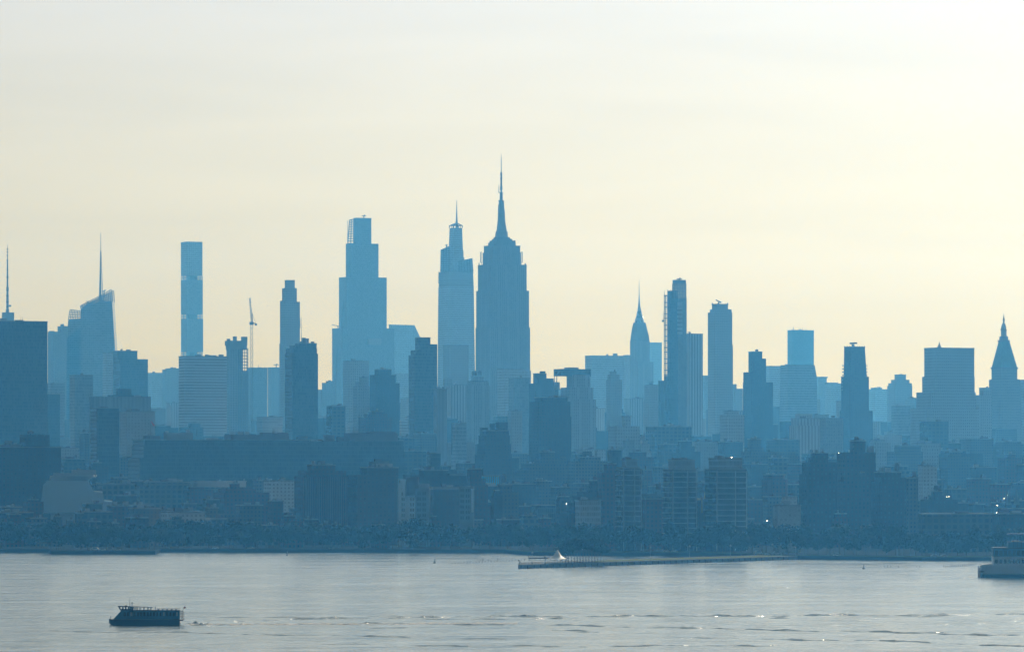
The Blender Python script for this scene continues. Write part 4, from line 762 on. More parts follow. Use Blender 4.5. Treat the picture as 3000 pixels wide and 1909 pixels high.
# ------------------------------------------------------------------ rows of lesser buildings that fill the city between the named ones
def fillers():
    rg = random.Random(21); used = {}
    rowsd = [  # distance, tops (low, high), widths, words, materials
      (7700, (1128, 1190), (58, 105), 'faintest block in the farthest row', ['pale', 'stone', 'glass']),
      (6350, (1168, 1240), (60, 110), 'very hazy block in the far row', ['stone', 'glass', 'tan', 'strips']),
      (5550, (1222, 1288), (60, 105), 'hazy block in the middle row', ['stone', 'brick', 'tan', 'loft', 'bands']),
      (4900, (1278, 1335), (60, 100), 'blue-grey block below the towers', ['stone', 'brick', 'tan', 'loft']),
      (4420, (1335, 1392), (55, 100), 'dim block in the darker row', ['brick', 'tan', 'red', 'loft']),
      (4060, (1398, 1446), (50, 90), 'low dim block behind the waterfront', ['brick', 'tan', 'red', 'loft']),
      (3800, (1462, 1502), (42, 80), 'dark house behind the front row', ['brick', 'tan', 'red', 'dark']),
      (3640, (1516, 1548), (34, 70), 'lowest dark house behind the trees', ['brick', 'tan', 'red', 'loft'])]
    items = []
    for ri, (D, (ya, yb), (wa, wb), words, mats) in enumerate(rowsd):
        x = -70 + rg.uniform(0, 40); k = 0
        while x < 3070:
            w_ = rg.uniform(wa, wb); items.append((ri, k, x, min(x + w_, 3110), rg.uniform(ya, yb), D + rg.uniform(-60, 60), rg.choice(mats), words)); x += w_ * rg.uniform(.93, 1.06); k += 1
    def near(px, y, D, ri):
        c = [(abs(a[0] - px) + (0 if a[2] < 9e3 else 99), a) for a in ANCH]
        return min(c, key=lambda t: t[0])[1]
    cells = {}
    for it in items:
        ri, k, x0, x1, yt, D, mt, words = it
        if (ri, k) in HIDDEN: 
            for _ in range(3): rg.random()
            continue
        a = near((x0 + x1) / 2, yt, D, ri); cells.setdefault((ri, a[3]), []).append((it, a))
    ORD = ['leftmost', 'next', 'middle', 'fourth', 'fifth', 'sixth']
    flat = []
    for (ri, an), lst in cells.items():
        for it, a in lst:
            _, k, x0, x1, yt, D, mt, words = it; mid = (x0 + x1) / 2
            rel = 'under' if abs(mid - a[0]) < 18 else ('left of' if mid < a[0] else 'right of')
            flat.append([words + ' ' + rel + ' ' + an, it])
    for lab in sorted(set(f[0] for f in flat)):
        same = [f for f in flat if f[0] == lab]
        if len(same) > 1:
            for i, f in enumerate(sorted(same, key=lambda f: f[1][2])): f[0] = ORD[i] + ' ' + lab
    if 1:
        for label, it in flat:
            if len(label.split()) > 16: label = label.replace('in the ', 'in ').replace(' the ', ' ', 1)
            if len(label.split()) > 16: label = label.replace(' the ', ' ')
            ri, k, x0, x1, yt, D, mt, words = it; rr = random.Random(ri * 1000 + k)
            kind = {0: OT, 1: OT, 2: OB, 3: OB, 4: AB, 5: AB, 6: 'low_building', 7: 'low_building'}[ri]
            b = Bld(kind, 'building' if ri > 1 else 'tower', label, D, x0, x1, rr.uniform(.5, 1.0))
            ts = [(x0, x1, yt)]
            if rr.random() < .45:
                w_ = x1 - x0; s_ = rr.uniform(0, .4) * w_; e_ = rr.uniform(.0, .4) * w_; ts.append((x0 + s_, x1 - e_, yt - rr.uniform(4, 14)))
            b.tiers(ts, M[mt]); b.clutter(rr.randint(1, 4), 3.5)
            if ri >= 3 and rr.random() < .45:
                c, aa, bb, zt = b.last; px = (ts[-1][0] * .7 + ts[-1][1] * .3 if rr.random() < .5 else ts[-1][0] * .35 + ts[-1][1] * .65)
                b.tank(px, ts[-1][2] - rr.uniform(10, 16), ts[-1][2], rr.uniform(7, 10))
            FILL.append((b.o.name, ri, k))
HIDDEN = {(r, k) for r, ks in {0: [0, 1, 2, 3, 4, 5, 6, 7, 8, 9, 10, 11, 12, 13, 14, 15, 16, 17, 18, 19, 21, 22, 23, 24, 25, 26, 27, 28, 29, 30, 31, 33, 34, 35, 36, 37, 38], 1: [0, 1, 3, 4, 7, 10, 12, 15, 16, 17, 18, 19, 23, 29, 30, 34, 35, 36, 37, 38], 2: [0, 1, 3, 4, 13, 16, 18, 19, 21, 29, 33, 34, 36, 37], 3: [0, 1, 2, 5, 6, 7, 8, 9, 10, 11, 12, 13, 14, 28, 33, 34, 38, 39], 4: [0, 1, 2, 6, 7, 8, 9, 10, 11, 12, 13, 14, 15, 17, 21, 23, 27, 32], 5: [0, 1, 2, 3, 7, 13, 14, 15, 16, 17, 18, 19, 20, 26, 29, 31, 33, 35, 36, 37, 38, 39, 45], 6: [0, 3, 5, 6, 7, 12, 13, 14, 16, 17, 18, 19, 20, 21, 22, 23, 25, 29, 30, 31, 32, 33, 34, 35, 36, 39, 40, 41, 42, 43, 45, 50], 7: [9, 13, 20, 22, 23, 25, 26, 28, 32, 33, 34, 35, 36, 37, 38, 39, 40, 43, 45, 47, 48, 49, 51, 52, 53, 54, 55, 56, 57, 58]}.items() for k in ks}   # rows wholly behind other buildings
FILL = []
fillers()
# ------------------------------------------------------------------ trees
def leaf_mat(name, c):
    m, nt, b, out = new_mat(name); t = NT(nt)
    geo = t.N.new('ShaderNodeNewGeometry'); oi = t.N.new('ShaderNodeObjectInfo')
    nz = t.noise(geo.outputs['Position'], 0.35, 3)
    f = t.m('MULTIPLY', t.m('MULTIPLY_ADD', nz, 1.3, 0.35), t.m('MULTIPLY_ADD', oi.outputs['Random'], .6, .7))
    v = t.N.new('ShaderNodeVectorMath'); v.operation = 'SCALE'; v.inputs[0].default_value = c; t.L.new(f, v.inputs['Scale'])
    t.L.new(v.outputs[0], b.inputs['Base Color']); b.inputs['Roughness'].default_value = .8; b.inputs['Specular IOR Level'].default_value = .08
    return m
M_LEAF = leaf_mat("green_leaves", (0.02, 0.036, 0.012)); M_BARK = plain("bark", (0.09, 0.07, 0.05), .95)
def crown_mesh(seed, rx, rz, zc, n=950, s=0.55, flat=0.0):
    rg = random.Random(seed); m = MB(); cl = []
    for i in range(9):
        a = rg.uniform(0, 6.28); q = rg.uniform(.2, .68)
        cl.append((rx * q * math.cos(a), rx * q * math.sin(a), zc + rz * rg.uniform(-.5, .6), rg.uniform(.36, .55)))
    cl.append((0, 0, zc + rz * .35, .6))
    for i in range(n):
        c = cl[i % len(cl)]; d = Vector((rg.gauss(0, 1), rg.gauss(0, 1), rg.gauss(0, 1))).normalized() * (rg.random() ** .4)
        p = Vector((c[0] + d.x * c[3] * rx, c[1] + d.y * c[3] * rx, c[2] + d.z * c[3] * rz * (1 if d.z > 0 else 1 - flat)))
        u = Vector((rg.gauss(0, 1), rg.gauss(0, 1), rg.gauss(0, .6))).normalized(); v = u.cross(Vector((rg.gauss(0, 1), rg.gauss(0, 1), rg.gauss(0, 1)))).normalized()
        k = s * rg.uniform(.6, 1.3); m.quad(p - u * k, p + v * k * .7, p + u * k, p - v * k * .7 + Vector((0, 0, -.2 * k)))
    return m
def trunk_mesh(seed, h, zc, rx, r=.28):
    rg = random.Random(seed + 99); m = MB(); m.bar((0, 0, -.3), (0, 0, zc * .75), r, 6, r * .6)
    for i in range(5):
        a = i * 1.26 + rg.uniform(-.3, .3); m.bar((0, 0, zc * rg.uniform(.4, .7)), (rx * .5 * math.cos(a), rx * .5 * math.sin(a), zc * rg.uniform(.95, 1.25)), r * .45, 5, r * .15)
    return m
def tree_proto(seed, rx, rz, zc, n=950, s=.55, flat=0.0):
    c = crown_mesh(seed, rx, rz, zc, n, s, flat).build('crown', M_LEAF); t = trunk_mesh(seed, 1, zc, rx).build('trunk', M_BARK)
    return c.data, t.data, c, t
PROTO = [tree_proto(1, 4.6, 4.0, 6.6), tree_proto(2, 5.4, 4.6, 7.4), tree_proto(3, 3.8, 4.6, 7.0), tree_proto(4, 6.0, 4.4, 7.6, 1100), tree_proto(5, 4.8, 3.2, 5.4), tree_proto(6, 5.0, 2.3, 6.4, 3000, .5, .5), tree_proto(7, 6.5, 5.6, 7.2, 1500)]
for p in PROTO: bpy.data.objects.remove(p[2]); bpy.data.objects.remove(p[3])
def tree(px, D, k, sc_, label, group=None, z=2.4, rot=None, name='tree'):
    r = empty(name, label, 'tree', (PX(px, D), D, z), rng.uniform(0, 6.28) if rot is None else rot, group); r.scale = (sc_, sc_, sc_ * rng.uniform(.9, 1.1))
    for nm, d in (('crown', PROTO[k][0]), ('trunk', PROTO[k][1])):
        o = bpy.data.objects.new(nm, d); COL.objects.link(o); o.parent = r
    return r
def shore_d(px):
    for (a, d), (a2, d2) in zip(SHORE, SHORE[1:]):
        if a <= px <= a2: return d + (d2 - d) * (px - a) / (a2 - a) if a2 > a else d
    return 3200
tg = random.Random(5)
x = -40
while x < 3060:
    D = max(shore_d(x), 3230) + tg.uniform(18, 34) + (16 if x > 1480 else 0); s_ = tg.uniform(1.0, 1.45)
    tree(x, D, tg.randrange(5), s_, 'dark leafy tree in the front line of the far-shore waterfront trees', 'front line of waterfront trees'); x += tg.uniform(20, 36)
x = -50
while x < 3070:
    D = shore_d(x) + tg.uniform(58, 76); s_ = tg.uniform(1.4, 1.95)
    tree(x, D, tg.randrange(5), s_, 'taller dark tree in the back line behind the waterfront trees', 'back line of waterfront trees'); x += tg.uniform(22, 42)
tree(2172, 3290, 6, 1.15, 'big round dark tree at the root of the grassy pier', z=2.4)
tree(2752, 3250, 6, 1.1, 'big round dark tree near the shore left of the white boat')
tree(2822, 3262, 6, .9, 'second round tree near the shore, between the biggest right-hand tree and the boat')
tree(1212, 3470, 6, .75, 'small round tree before the foot of the white-walled building')
tree(1035 + 30, 3480, 4, .8, 'low bushy tree in front of the big blank-walled block')
# ------------------------------------------------------------------ pier with lawn
M_PIER = plain("pier_concrete", (.24, .235, .21), .9, scale=.3)
PA, PB_, PC, PD_ = (1518, 2958), (2345, 3268), (2300, 3330), (1522, 3040)     # (photo column, distance) of its corners
def gp(c, z): return (PX(c[0], c[1]), c[1], z)
m = MB(); m.loft([[gp(c, -1.2) for c in (PA, PB_, PC, PD_)], [gp(c, 2.3) for c in (PA, PB_, PC, PD_)]]); m.build('pier', M_PIER, kind='structure')
va, vb = Vector(gp(PA, 2.304)), Vector(gp(PB_, 2.304)); vd, vc = Vector(gp(PD_, 2.304)), Vector(gp(PC, 2.304))
def pq(t, s, z=0): q = va.lerp(vb, t).lerp(vd.lerp(vc, t), s); q.z += z; return q
MB().quad(pq(.26, .22), pq(.97, .22), pq(.97, .75), pq(.26, .75)).build('pier_lawn', plain("yellow_green_lawn", (.17, .19, .04), .95, 0, .2, .12), kind='structure')  # paler, yellower grass than the shore lawn
rail = empty('railing', 'thin post railing along the near edge of the grassy pier', 'railing', tuple(pq(0, .02)))
m = MB()
for k in range(90):
    a = pq(k / 90, .02) - rail.location; p = MB(); p.bar(a, a + Vector((0, 0, 1.25)), .16); p.build('rail_post', M_STEEL, rail)
m = MB(); e1 = pq(1, .02) - rail.location; m.bar((0, 0, 1.2), e1 + Vector((0, 0, 1.2)), .09); m.bar((0, 0, .6), e1 + Vector((0, 0, .6)), .06); m.build('rail', M_STEEL, rail)
rail2 = empty('railing', 'short post railing across the outer end of the grassy pier', 'railing', tuple(pq(.003, .02)))
for k in range(14):
    a = pq(.003, .05 + k * .068) - rail2.location; MB().bar(a, a + Vector((0, 0, 1.25)), .16).build('rail_post', M_STEEL, rail2)
for k in range(46):
    a = pq(.01 + k * .021, -.004); o = MB().cyl(0, 0, -1.5, 1.9, .28, .28, 8).build('pier_pile', M_WOOD) if k == 0 else o.copy()
    if k: COL.objects.link(o)
    o.location = (a.x, a.y - .4, 0); o['label'] = 'wooden pile standing against the near side of the grassy pier'; o['category'] = 'pile'; o['group'] = 'piles along the grassy pier'
# trees on the pier: flat crowns on thin visible trunks
for k in range(15):
    t = .125 + k * .0135; px = 1648 + k * 8.6; D = 2995 + (px - 1600) * .42 + (8 if k % 2 else -4)
    tree(px, D, 5, 1.3 * (.72, .86, .98, 1.1, 1.2, 1.25, 1.3, 1.3, 1.25, 1.28, 1.2, 1.15, 1.1, .95, .75)[k], 'slim-trunked tree in the flat-topped clump beside the white tent', 'clump of trees on the pier', name='pier_tree')
# tent
tn = empty('tent', 'white peaked tent canopy on thin posts near the outer end of the pier', 'tent', (PX(1633, 3000), 3000, 2.31))
MT = plain("white_canvas", (.78, .78, .76), .55, 0, .04); m = MB(); n = 24; prof_ = [(6.4, 3.0), (4.6, 3.35), (3.2, 4.1), (2.1, 5.3), (1.2, 6.9), (.25, 8.4)]; rings = []
for r_, z in prof_:
    rings.append([(r_ * (1.08 if i % 6 == 0 else 1 - .06 * math.sin(math.pi * (i % 6) / 6)) * math.cos(2 * math.pi * i / n + .3), r_ * (1.08 if i % 6 == 0 else .96) * math.sin(2 * math.pi * i / n + .3), z - (0.25 if i % 6 == 0 and r_ > 5 else 0)) for i in range(n)])
m.loft(rings, cap=False); m.build('canopy', MT, tn, smooth=True)
for i in range(4): a = math.pi / 2 * i + .3; MB().bar((6.3 * math.cos(a), 6.3 * math.sin(a), -.2), (6.3 * math.cos(a), 6.3 * math.sin(a), 3.0), .2).build('tent_post', M_STEEL, tn)
MB().bar((0, 0, -.2), (0, 0, 8.8), .22).build('tent_mast', M_STEEL, tn)
# lamp posts
def lamp(px, D, label, h=9):
    o = empty('lamp_post', label, 'lamp post', (PX(px, D), D, 2.3)); MB().bar((0, 0, -.2), (0, 0, h), .22, 6, .14).build('post', M_STEEL, o)
    MB().spin(0, 0, [(.2, h * .96), (.75, h), (.7, h + .5), (.1, h + 1.1)], 8).build('lamp_head', M_STEEL, o); MB().spin(0, 0, [(.45, -.1), (.4, .6), (.2, .9)], 8).build('base', M_STEEL, o)
lamp(1559, 2990, 'lamp post standing alone near the outer end of the pier, left of the tent', 6.5)
lamp(1597, 2985, 'lamp post at the left edge of the white tent', 4.0)
lamp(2328, 3275, 'short lamp post where the pier meets the shore', 5)
for i, px in enumerate((1905, 2020, 2140, 2262)): 
    c = ('under the first and middle glass towers', 'before the middle glass tower', 'before the widest glass tower', 'before the framed low building')[i]
    lamp(px, 3045 + (px - 1518) * .32, 'thin lamp post on the pier lawn ' + c, 7)
# old jetty behind the tent
j = empty('jetty', 'low dark old timber jetty in the water behind the white tent', 'jetty', (PX(1548, 3230), 3230, 0))
MB().box(0, 27, 0, 9, 1.1, 1.9).build('deck', M_WOOD, j)
for k in range(8): MB().cyl(1 + k * 3.5, .6, -1, 1.1, .25, .25, 6).build('leg', M_WOOD, j)
MB().bar((.3, .5, 1.9), (.3, .5, 3.6), .4).build('post', M_WOOD, j)
# piles in the water
def piles(pts, label, group):
    o = None
    for px, py in pts:
        D = CAMH * F / (py - HOR)
        if o is None: o = MB().cyl(0, 0, -1, .95, .3, .24, 7).build('water_pile', M_WOOD)
        else: o = o.copy(); COL.objects.link(o)
        o.location = (PX(px, D), D, 0); o.scale = (1, 1, rng.uniform(.7, 1.3)); o['label'] = label; o['category'] = 'pile'; o['group'] = group
pg = random.Random(3)
piles([(1325 + k * 8.8, 1651 - k * .42 + pg.uniform(-.8, .8)) for k in range(25)], 'short stub of an old pile in the long dotted row left of the pier tip', 'row of pile stubs left of the pier')
piles([(1415, 1640), (1432, 1642), (1458, 1639), (1521, 1643), (1538, 1639)], 'pile stub standing behind the long dotted row left of the pier tip', 'scattered pile stubs behind the row')
piles([(2765 + k * 6.2, 1660 - k * .25 + pg.uniform(-.8, .8)) for k in range(14)], 'short pile stub in the row just left of the moored white boat', 'row of pile stubs beside the boat')
piles([(2592, 1660), (2601, 1660), (2610, 1660), (2686, 1660), (2695, 1661), (2632, 1662)], 'lone pile stub in the loose row right of the pier root', 'loose pile stubs on the right')
# ------------------------------------------------------------------ cars and vans on the shore road
def car(px, D, col, label, van=False, rz=0.0):
    o = empty('parked_car' if not van else 'parked_van', label, 'car' if not van else 'van', (PX(px, D), D, 2.42), rz)
    L, H = (4.6, 1.45) if not van else (6.2, 2.6); m = MB()
    pr = [(-L/2, .35), (-L/2, .85), (-L*.30, .95 if not van else H), (-L*.18, H), (L*.22, H), (L*.36 if not van else L*.42, .95 if not van else H*.6), (L/2, .8), (L/2, .35)]
    m.loft([[(x, -.9, z) for x, z in pr], [(x, .9, z) for x, z in pr]]); m.build('body', col, o)
    for wx in (-L*.3, L*.3):
        for wy in (-.93, .75): 
            w_ = MB(); w_.bar((wx, wy, .33), (wx, wy + .2, .33), .62, 10); w_.build('wheel', M_STEEL, o)
    MB().quad((-L*.17, -.92, H*.93), (L*.2, -.92, H*.93), (L*.3, -.92, H*.62), (-L*.25, -.92, H*.62)).build('window', M_DARKGLASS, o)
    return o
MCW = plain("white_car_paint", (.75, .75, .74), .3, 0, .03); MCS = plain("silver_car_paint", (.5, .5, .5), .3, .5, .03); MCD = plain("dark_car_paint", (.04, .045, .05), .3, 0, .05)
for px, D, c, l, v in ((278, 3475, MCW, 'white van parked by the water on the left, leftmost of four', 1), (300, 3474, MCW, 'white car, second of the four parked by the water on the left', 0), (322, 3476, MCS, 'silver van, third of the four parked by the water on the left', 1), (344, 3474, MCW, 'white car, rightmost of the four parked by the water on the left', 0),
    (631, 3556, MCW, 'white car alone on the shore road below the shaded warehouse', 0), (735, 3556, MCS, 'silver car alone on the shore road left of the ribbed brick block', 0), (970, 3553, MCD, 'dark car on the shore road in front of the ribbed brick block', 0),
    (1952, 3418, MCW, 'white car on the shore behind the pier, left of a pair', 0), (1976, 3417, MCW, 'white car on the shore behind the pier, right of a pair', 0),
    (2222, 3315, MCW, 'white van by the big round tree at the pier root', 1), (2252, 3312, MCW, 'white car in the middle of three near the big round pier-root tree', 0), (2276, 3313, MCW, 'long white van rightmost of three near the pier root', 1), (2452, 3262, MCS, 'small silver car before the big dark complex', 0),
    (2737, 3228, MCW, 'white car below the big round tree near the boat', 0), (2765, 3229, MCS, 'silver car just right of the big round tree near the boat', 0)):
    car(px, D, c, l, bool(v))
# shade sails / small tents by the water at left
# ------------------------------------------------------------------ flag
FLAG_D = dw(4290)
b = Bld('flagpole', 'flag', 'thin flagpole with a small red flag at the left end of the block-long building', 4290, 441, 449, 1.0, z0=PZ(1290, FLAG_D))
b.mast(441, 1231, 1290, .35, 'pole'); m = MB(); P_ = lambda x, y: (b.X(x) * CT, -b.X(x) * ST - .2, b.Z(y)); m.quad(P_(441, 1232), P_(446, 1235), P_(455, 1247), P_(448, 1247)); m.quad(*[(x, y + .2, z) for x, y, z in reversed([P_(441, 1232), P_(446, 1235), P_(455, 1247), P_(448, 1247)])])
m.build('flag', plain("faded_red_cloth", (.75, .16, .12), .8, 0, .3, 1.5), b.o)
# ------------------------------------------------------------------ ferry
FD = 1880.0; fr = empty('ferry', 'small dark blue double-deck ferry crossing the river at lower left', 'ferry', (PX(424, FD), FD, 0))
MH = plain("navy_hull_paint", (.012, .03, .06), .35, 0, .1); MC = plain("blue_cabin_paint", (.03, .16, .30), .4, 0, .1); MR = plain("dark_blue_trim", (.02, .05, .10), .5)
f_ = lambda px: (px - 424) / F * FD; z_ = lambda py: (1829.5 - py) / F * FD
rings = []
for px, hw, zk, zd in ((319.5, .25, z_(1820), z_(1811.5)), (326, 1.4, z_(1828), z_(1812)), (338, 2.6, -.6, z_(1812.5)), (360, 3.4, -.8, z_(1813)), (440, 3.6, -.8, z_(1813)), (528, 3.5, -.8, z_(1813))):
    x_ = f_(px); rings.append([(x_, -hw, zd), (x_, hw, zd), (x_, hw * .9, zk * .5), (x_, hw * .5, zk), (x_, -hw * .5, zk), (x_, -hw * .9, zk * .5)])
MB().loft(rings).build('hull', MH, fr)
MB().box(f_(324), f_(528.5), -3.75, 3.75, z_(1813.6), z_(1812.2)).build('rub_rail', M_STEEL, fr)
pr = [(334, 1812.1), (345, 1800), (357, 1787), (528, 1786.5), (528, 1812.1)]
MB().loft([[(f_(a), -3.1, z_(c)) for a, c in pr], [(f_(a), 3.1, z_(c)) for a, c in pr]]).build('cabin', MC, fr)
MB().box(f_(354), f_(529), -3.35, 3.35, z_(1787), z_(1785.9)).build('upper_deck', MR, fr)
for k in range(17):
    xw = 364 + k * 9.6; MB().box(f_(xw), f_(xw + (6.5 if k < 8 else 5)), -3.16, -3.09, z_(1803), z_(1792)).build('window', M_DARKGLASS if k not in (2, 12, 16) else M_SLAB, fr)
wp = [(353, 1787), (349, 1780), (347.5, 1777), (391, 1777), (391, 1787)]
wh = MB().loft([[(f_(a), -2.0, z_(c) + .01) for a, c in [(353, 1786), (351.5, 1783), (391, 1783), (391, 1786)]], [(f_(a), 2.0, z_(c) + .01) for a, c in [(353, 1786), (351.5, 1783), (391, 1783), (391, 1786)]]]).build('wheelhouse', MR, fr)
for xw in (352, 360, 368.5, 377, 383, 389): 
    for sy in (-1.9, 1.9): MB().bar((f_(xw), sy, z_(1783.2)), (f_(xw - (2.5 if xw < 355 else 0)), sy, z_(1777)), .28 if xw < 380 else .5).build('window_post', MR, wh)
MB().loft([[(f_(347), -2.4, z_(1776.6)), (f_(449), -2.6, z_(1778.2)), (f_(449), 2.6, z_(1778.2)), (f_(347), 2.4, z_(1776.6))], [(f_(347), -2.4, z_(1773.6)), (f_(449), -2.6, z_(1776.9)), (f_(449), 2.6, z_(1776.9)), (f_(347), 2.4, z_(1773.6))]]).build('canopy', MR, fr)
for xw in (396, 402, 411, 422, 433.5, 442):
    for sy in (-2.5, 2.5): MB().bar((f_(xw), sy, z_(1786)), (f_(xw), sy, z_(1778)), .2).build('canopy_post', MR, fr)
MB().bar((f_(380.5), 0, z_(1775)), (f_(380.5), 0, z_(1748)), .16, 6, .08).build('mast', M_STEEL, fr); MB().bar((f_(387), 0, z_(1775)), (f_(387), 0, z_(1763)), .2).build('radar_post', M_STEEL, fr)
MB().box(f_(384), f_(390), -.3, .3, z_(1766), z_(1764.6)).build('radar', M_STEEL, fr); MB().box(f_(367), f_(373), -1, 1, z_(1775), z_(1772.6)).build('roof_unit', MR, fr)
MB().bar((f_(455), 0, z_(1786)), (f_(455), 0, z_(1776)), .22).build('lamp_post', M_STEEL, fr); MB().bar((f_(324.5), 0, z_(1812)), (f_(324.5), 0, z_(1804)), .2).build('bow_post', M_STEEL, fr)
m = MB()
for xw in range(458, 530, 6):
    for sy in (-3.2, 3.2): m.bar((f_(xw), sy, z_(1786)), (f_(xw), sy, z_(1781.8)), .06)
for sy in (-3.2, 3.2): m.bar((f_(458), sy, z_(1782)), (f_(528), sy, z_(1782)), .07)
m.build('deck_railing', M_STEEL, fr); m = MB()
for xw in (532, 537.5):
    for sy in (-3, 3): m.bar((f_(xw), sy, z_(1816)), (f_(xw), sy, z_(1790)), .14)
for zz in (1790, 1797, 1806):
    for sy in (-3, 3): m.bar((f_(528), sy, z_(zz)), (f_(538), sy, z_(zz)), .12)
    m.bar((f_(538), -3, z_(zz)), (f_(538), 3, z_(zz)), .1)
m.build('stern_railing', M_STEEL, fr)
MB().box(f_(527.9), f_(539), -3.1, 3.1, z_(1817), z_(1814)).build('stern_platform', MR, fr)
MB().bar((f_(534), 0, z_(1790)), (f_(540), 0, z_(1776)), .1).build('flagstaff', M_STEEL, fr)
MB().loft([[(f_(538), -.05, z_(1782)), (f_(545), -.05, z_(1780.5)), (f_(543), -.05, z_(1776.5)), (f_(538.5), -.05, z_(1777))], [(f_(538), .05, z_(1782)), (f_(545), .05, z_(1780.5)), (f_(543), .05, z_(1776.5)), (f_(538.5), .05, z_(1777))]]).build('flag', plain("flag_cloth", (.35, .05, .06), .8), fr)
for k in range(5):
    xs = 462 + k * 13; p = MB(); p.box(f_(xs), f_(xs + 5), -1.6, 1.6, z_(1786) + .02, z_(1783.6)); p.build('seat_row', MR, fr)
# ------------------------------------------------------------------ wake
def wake_mat(nm, thr, col):
    m, nt, b, out = new_mat(nm); t = NT(nt)
    geo = t.N.new('ShaderNodeNewGeometry'); nz = t.noise(t.mapping(geo.outputs['Position'], (.35, .5, 1)), 1.0, 5, .7)
    a = t.m('MULTIPLY', t.m('SUBTRACT', nz, thr), 9.0, None, True); b.inputs['Base Color'].default_value = (*col, 1); b.inputs['Roughness'].default_value = .6
    t.L.new(a, b.inputs['Alpha']); return m
m = MB(); n0 = 110
for k in range(n0):
    xx0, xx1 = [PX(548 + q * 8.8, FD) for q in (k, k + 1)]; w0, w1 = [2.2 + 8.0 * min(1, (q / 30)) for q in (k, k + 1)]; yy = FD - 12
    y0, y1 = [FD + 3 + 4 * math.sin(q * .33) + q * .15 for q in (k, k + 1)]
    h0, h1 = [.28 * (1 + .8 * math.sin(q * 1.7) * math.sin(q * .6)) * max(.25, 1 - q / 90) for q in (k, k + 1)]
    for s0, s1, ha, hb in ((-1, -.35, 0, 1), (-.35, .35, 1, .7), (.35, 1, .7, 0)):
        m.quad((xx0, y0 + w0 * s0, .05 + h0 * ha), (xx1, y1 + w1 * s0, .05 + h1 * ha), (xx1, y1 + w1 * s1, .05 + h1 * hb), (xx0, y0 + w0 * s1, .05 + h0 * hb))
m.build('wake_foam', wake_mat('wake_foam', .46, (.55, .48, .42)), kind='stuff')
def swell(nm, pts, hw, h):
    m = MB(); pr = [(-1, 0), (-.6, .55), (-.15, 1), (.3, .75), (1, 0)]
    for px, py, L in pts:
        D = CAMH * F / (py - HOR); x0 = PX(px, D); n = 18; rows = []
        for i in range(n + 1):
            t = i / n; e = max(0.0, math.sin(math.pi * t)) ** 1.5 * (.62 + .38 * math.sin(t * 15 + px)); rows.append([(x0 + L * (t - .5), D + a * hw * (.4 + .6 * e) + 2.5 * math.sin(t * 5 + px), -.05 + b_ * h * e) for a, b_ in pr])
        for i in range(n):
            for q in range(4): m.quad(rows[i][q], rows[i + 1][q], rows[i + 1][q + 1], rows[i][q + 1])
    return m.build(nm, M_WATER, kind='structure', smooth=True)
sg = random.Random(11); pts = []
for px in list(range(760, 1480, 48)) + list(range(1500, 3020, 90)): pts.append((px + sg.uniform(-25, 25), 1806 + sg.uniform(-5, 7), sg.uniform(22, 60)))
for px in list(range(660, 1500, 110)) + [1730, 2060, 2340, 2620, 2700, 2900]: pts.append((px + sg.uniform(-50, 50), 1836 + (px - 1500) * .009 + sg.uniform(-9, 9), sg.uniform(18, 44)))
for k in range(3): pts.append((sg.uniform(0, 3000), 1842 + 62 * sg.random(), sg.uniform(10, 26)))
swell('stern_wave', [(572, 1825, 8.5), (600, 1827, 7)], 3.0, 1.0)
def ridge(nm, path, h, hw, seed):
    rg = random.Random(seed); pr = [(-1, 0), (-.6, .55), (-.15, 1), (.3, .75), (1, 0)]; m = MB(); rows = []
    ph = [rg.uniform(0, 6) for _ in range(5)]
    for (xa, ya), (xb, yb) in zip(path, path[1:]):
        for i in range(40):
            px = xa + (xb - xa) * i / 40; py = ya + (yb - ya) * i / 40; D = CAMH * F / (py - HOR)
            e = .45 + .30 * math.sin(px * .021 + ph[0]) + .22 * math.sin(px * .067 + ph[1]) + .15 * math.sin(px * .19 + ph[2]); e = max(.0, e) * min(1, (px - path[0][0]) / 200 + .1)
            D += 5 * math.sin(px * .013 + ph[3]) + 2 * math.sin(px * .05 + ph[4]); rows.append([(PX(px, D), D + a * hw * (.5 + .5 * e), -.03 + b_ * h * e) for a, b_ in pr])
    for r0, r1 in zip(rows, rows[1:]):
        for q in range(4): m.quad(r0[q], r1[q], r1[q + 1], r0[q + 1])
    return m.build(nm, M_WATER, kind='structure', smooth=True)
ridge('wake_ridge', [(640, 1820), (900, 1813), (1300, 1806), (1700, 1805), (2300, 1803), (3040, 1799)], .9, 2.8, 1)
ridge('wake_ridge', [(700, 1826), (1200, 1827), (1700, 1832), (2300, 1845), (3040, 1862)], .7, 2.6, 5)
ridge('wake_ridge', [(1900, 1868), (2500, 1874), (3040, 1893)], .6, 2.4, 9); ridge('wake_ridge', [(20, 1845), (700, 1856), (1500, 1872)], .5, 2.4, 12); ridge('wake_ridge', [(900, 1886), (1600, 1893), (2300, 1889)], .5, 2.2, 15)
pts = [p for i, p in enumerate(pts) if i % 4 == 0]
swell('wake_swell', pts, 2.6, .62)
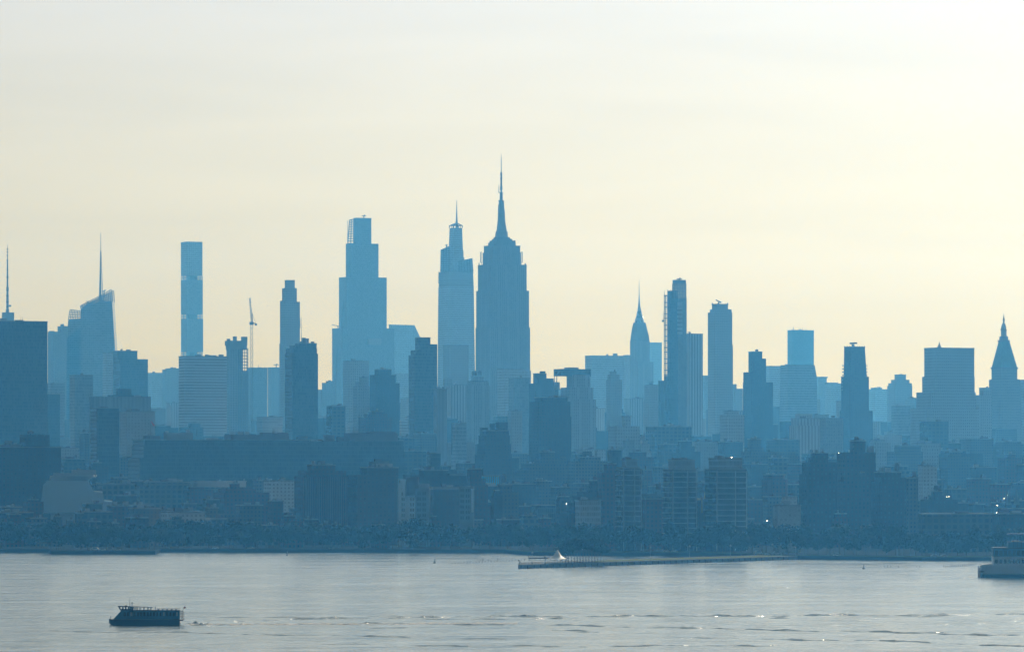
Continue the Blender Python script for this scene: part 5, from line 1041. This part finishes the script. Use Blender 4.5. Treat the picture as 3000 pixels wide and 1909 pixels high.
# ------------------------------------------------------------------ moored white boat at the right edge
BD = 2716.0; bt = empty('excursion_boat', 'large pale two-deck excursion boat cut off by the right edge', 'boat', (PX(2908, BD), BD, 0), 0)
MWB = plain("white_boat_paint", (.75, .78, .80), .5, 0, .06); g_ = lambda px: (px - 2908) / F * BD; h_ = lambda py: (1690 - py) / F * BD
rings = []
for px, hw, zt in ((2873, 3.5, h_(1655)), (2885, 5.2, h_(1655.5)), (2905, 6, h_(1656)), (3080, 6.2, h_(1656)), (3160, 4.2, h_(1652)), (3210, .4, h_(1648))):
    x_ = g_(px); rings.append([(x_, -hw, zt), (x_, hw, zt), (x_, hw * .9, -.8), (x_, -hw * .9, -.8)])
MB().loft(rings).build('hull', MWB, bt); 
rings = [[(x, y * 1.012 + (-.02 if y < 0 else .02), zz) for (x, y, z), zz in zip(r, (1.9, 1.9, -.7, -.7))] for r in rings]
MB().loft(rings).build('boot_stripe', MH, bt)
MB().loft([[(g_(2876), y, h_(1652)), (g_(2906), y, h_(1650.5)), (g_(2906), y, h_(1655.9)), (g_(2880), y, h_(1655.9))] for y in (-5, 5)]).build('aft_deck', MWB, bt)
for px in (2866.5, 2871): MB().bar((g_(px), -4.5, -1), (g_(px), -4.5, h_(1656)), .9, 8).build('mooring_pile', M_WOOD, bt) if False else None
MB().box(g_(2908), g_(3130), -5.4, 5.4, h_(1656), h_(1629)).build('main_cabin', MWB, bt); MB().box(g_(2907.5), g_(3120), -5.2, 5.2, h_(1629), h_(1606)).build('upper_cabin', MC, bt)
MB().box(g_(2907), g_(3125), -5.8, 5.8, h_(1606), h_(1602)).build('roof', MR, bt); MB().box(g_(2907), g_(3132), -5.7, 5.7, h_(1630.5), h_(1628.4)).build('deck_edge', MWB, bt)
for k in range(9):
    xw = 2912 + k * 13; MB().box(g_(xw), g_(xw + 9.5), -5.26, -5.19, h_(1626), h_(1611)).build('window', M_DARKGLASS, bt); MB().box(g_(xw), g_(xw + 8), -5.46, -5.39, h_(1648), h_(1637)).build('window', M_DARKGLASS, bt)
MB().box(g_(2951), g_(3060), -4.2, 4.2, h_(1566), h_(1562)).build('canopy', MR, bt)
for k in range(9): MB().bar((g_(2954 + k * 12), -4, h_(1602)), (g_(2954 + k * 12), -4, h_(1566)), .22).build('canopy_post', MR, bt)
MB().box(g_(2952), g_(3050), -3.6, 3.6, h_(1602), h_(1586)).build('sun_deck_cabin', MC, bt); MB().box(g_(2965), g_(2985), -3.9, 3.9, h_(1586), h_(1583)).build('roof_unit', M_METAL, bt)
m = MB()
for k in range(12): m.bar((g_(2874 + k * 2.8), -5, h_(1652)), (g_(2874 + k * 2.8), -5, h_(1645)), .1)
m.bar((g_(2874), -5, h_(1645)), (g_(2906), -5, h_(1645)), .1); m.build('railing', M_STEEL, bt)
dl = empty('mooring_dolphin', 'cluster of dark mooring piles at the stern of the excursion boat', 'mooring', (PX(2869, BD - 4), BD - 4, 0))
for dx, h in ((-.5, h_(1656)), (.3, h_(1661)), (1.6, h_(1666)), (2.8, h_(1668))): MB().cyl(dx, dx * .3, -1, h, .34, .3, 8).build('pile', M_WOOD, dl)
MB().box(-.7, 3.4, -.5, 1.2, h_(1674), h_(1671)).build('brace', M_WOOD, dl)
# ------------------------------------------------------------------ seawall railing and small floating things
for px, py, l in ((842, 1626, 'tiny dark buoy in the water below the ribbed brick block'), (1100 + 174, 1648, 'tiny dark buoy alone left of the dotted pile row'), (2531, 1665, 'tiny dark buoy in the water right of the pier root')):
    D = CAMH * F / (py - HOR); o = MB().spin(0, 0, [(.9, -.5), (1.0, .4), (.3, .9), (.2, 2.2), (.4, 2.6), (.05, 2.9)], 10).build('buoy', M_STEEL); o.location = (PX(px, D), D, 0); o['label'] = l; o['category'] = 'buoy'
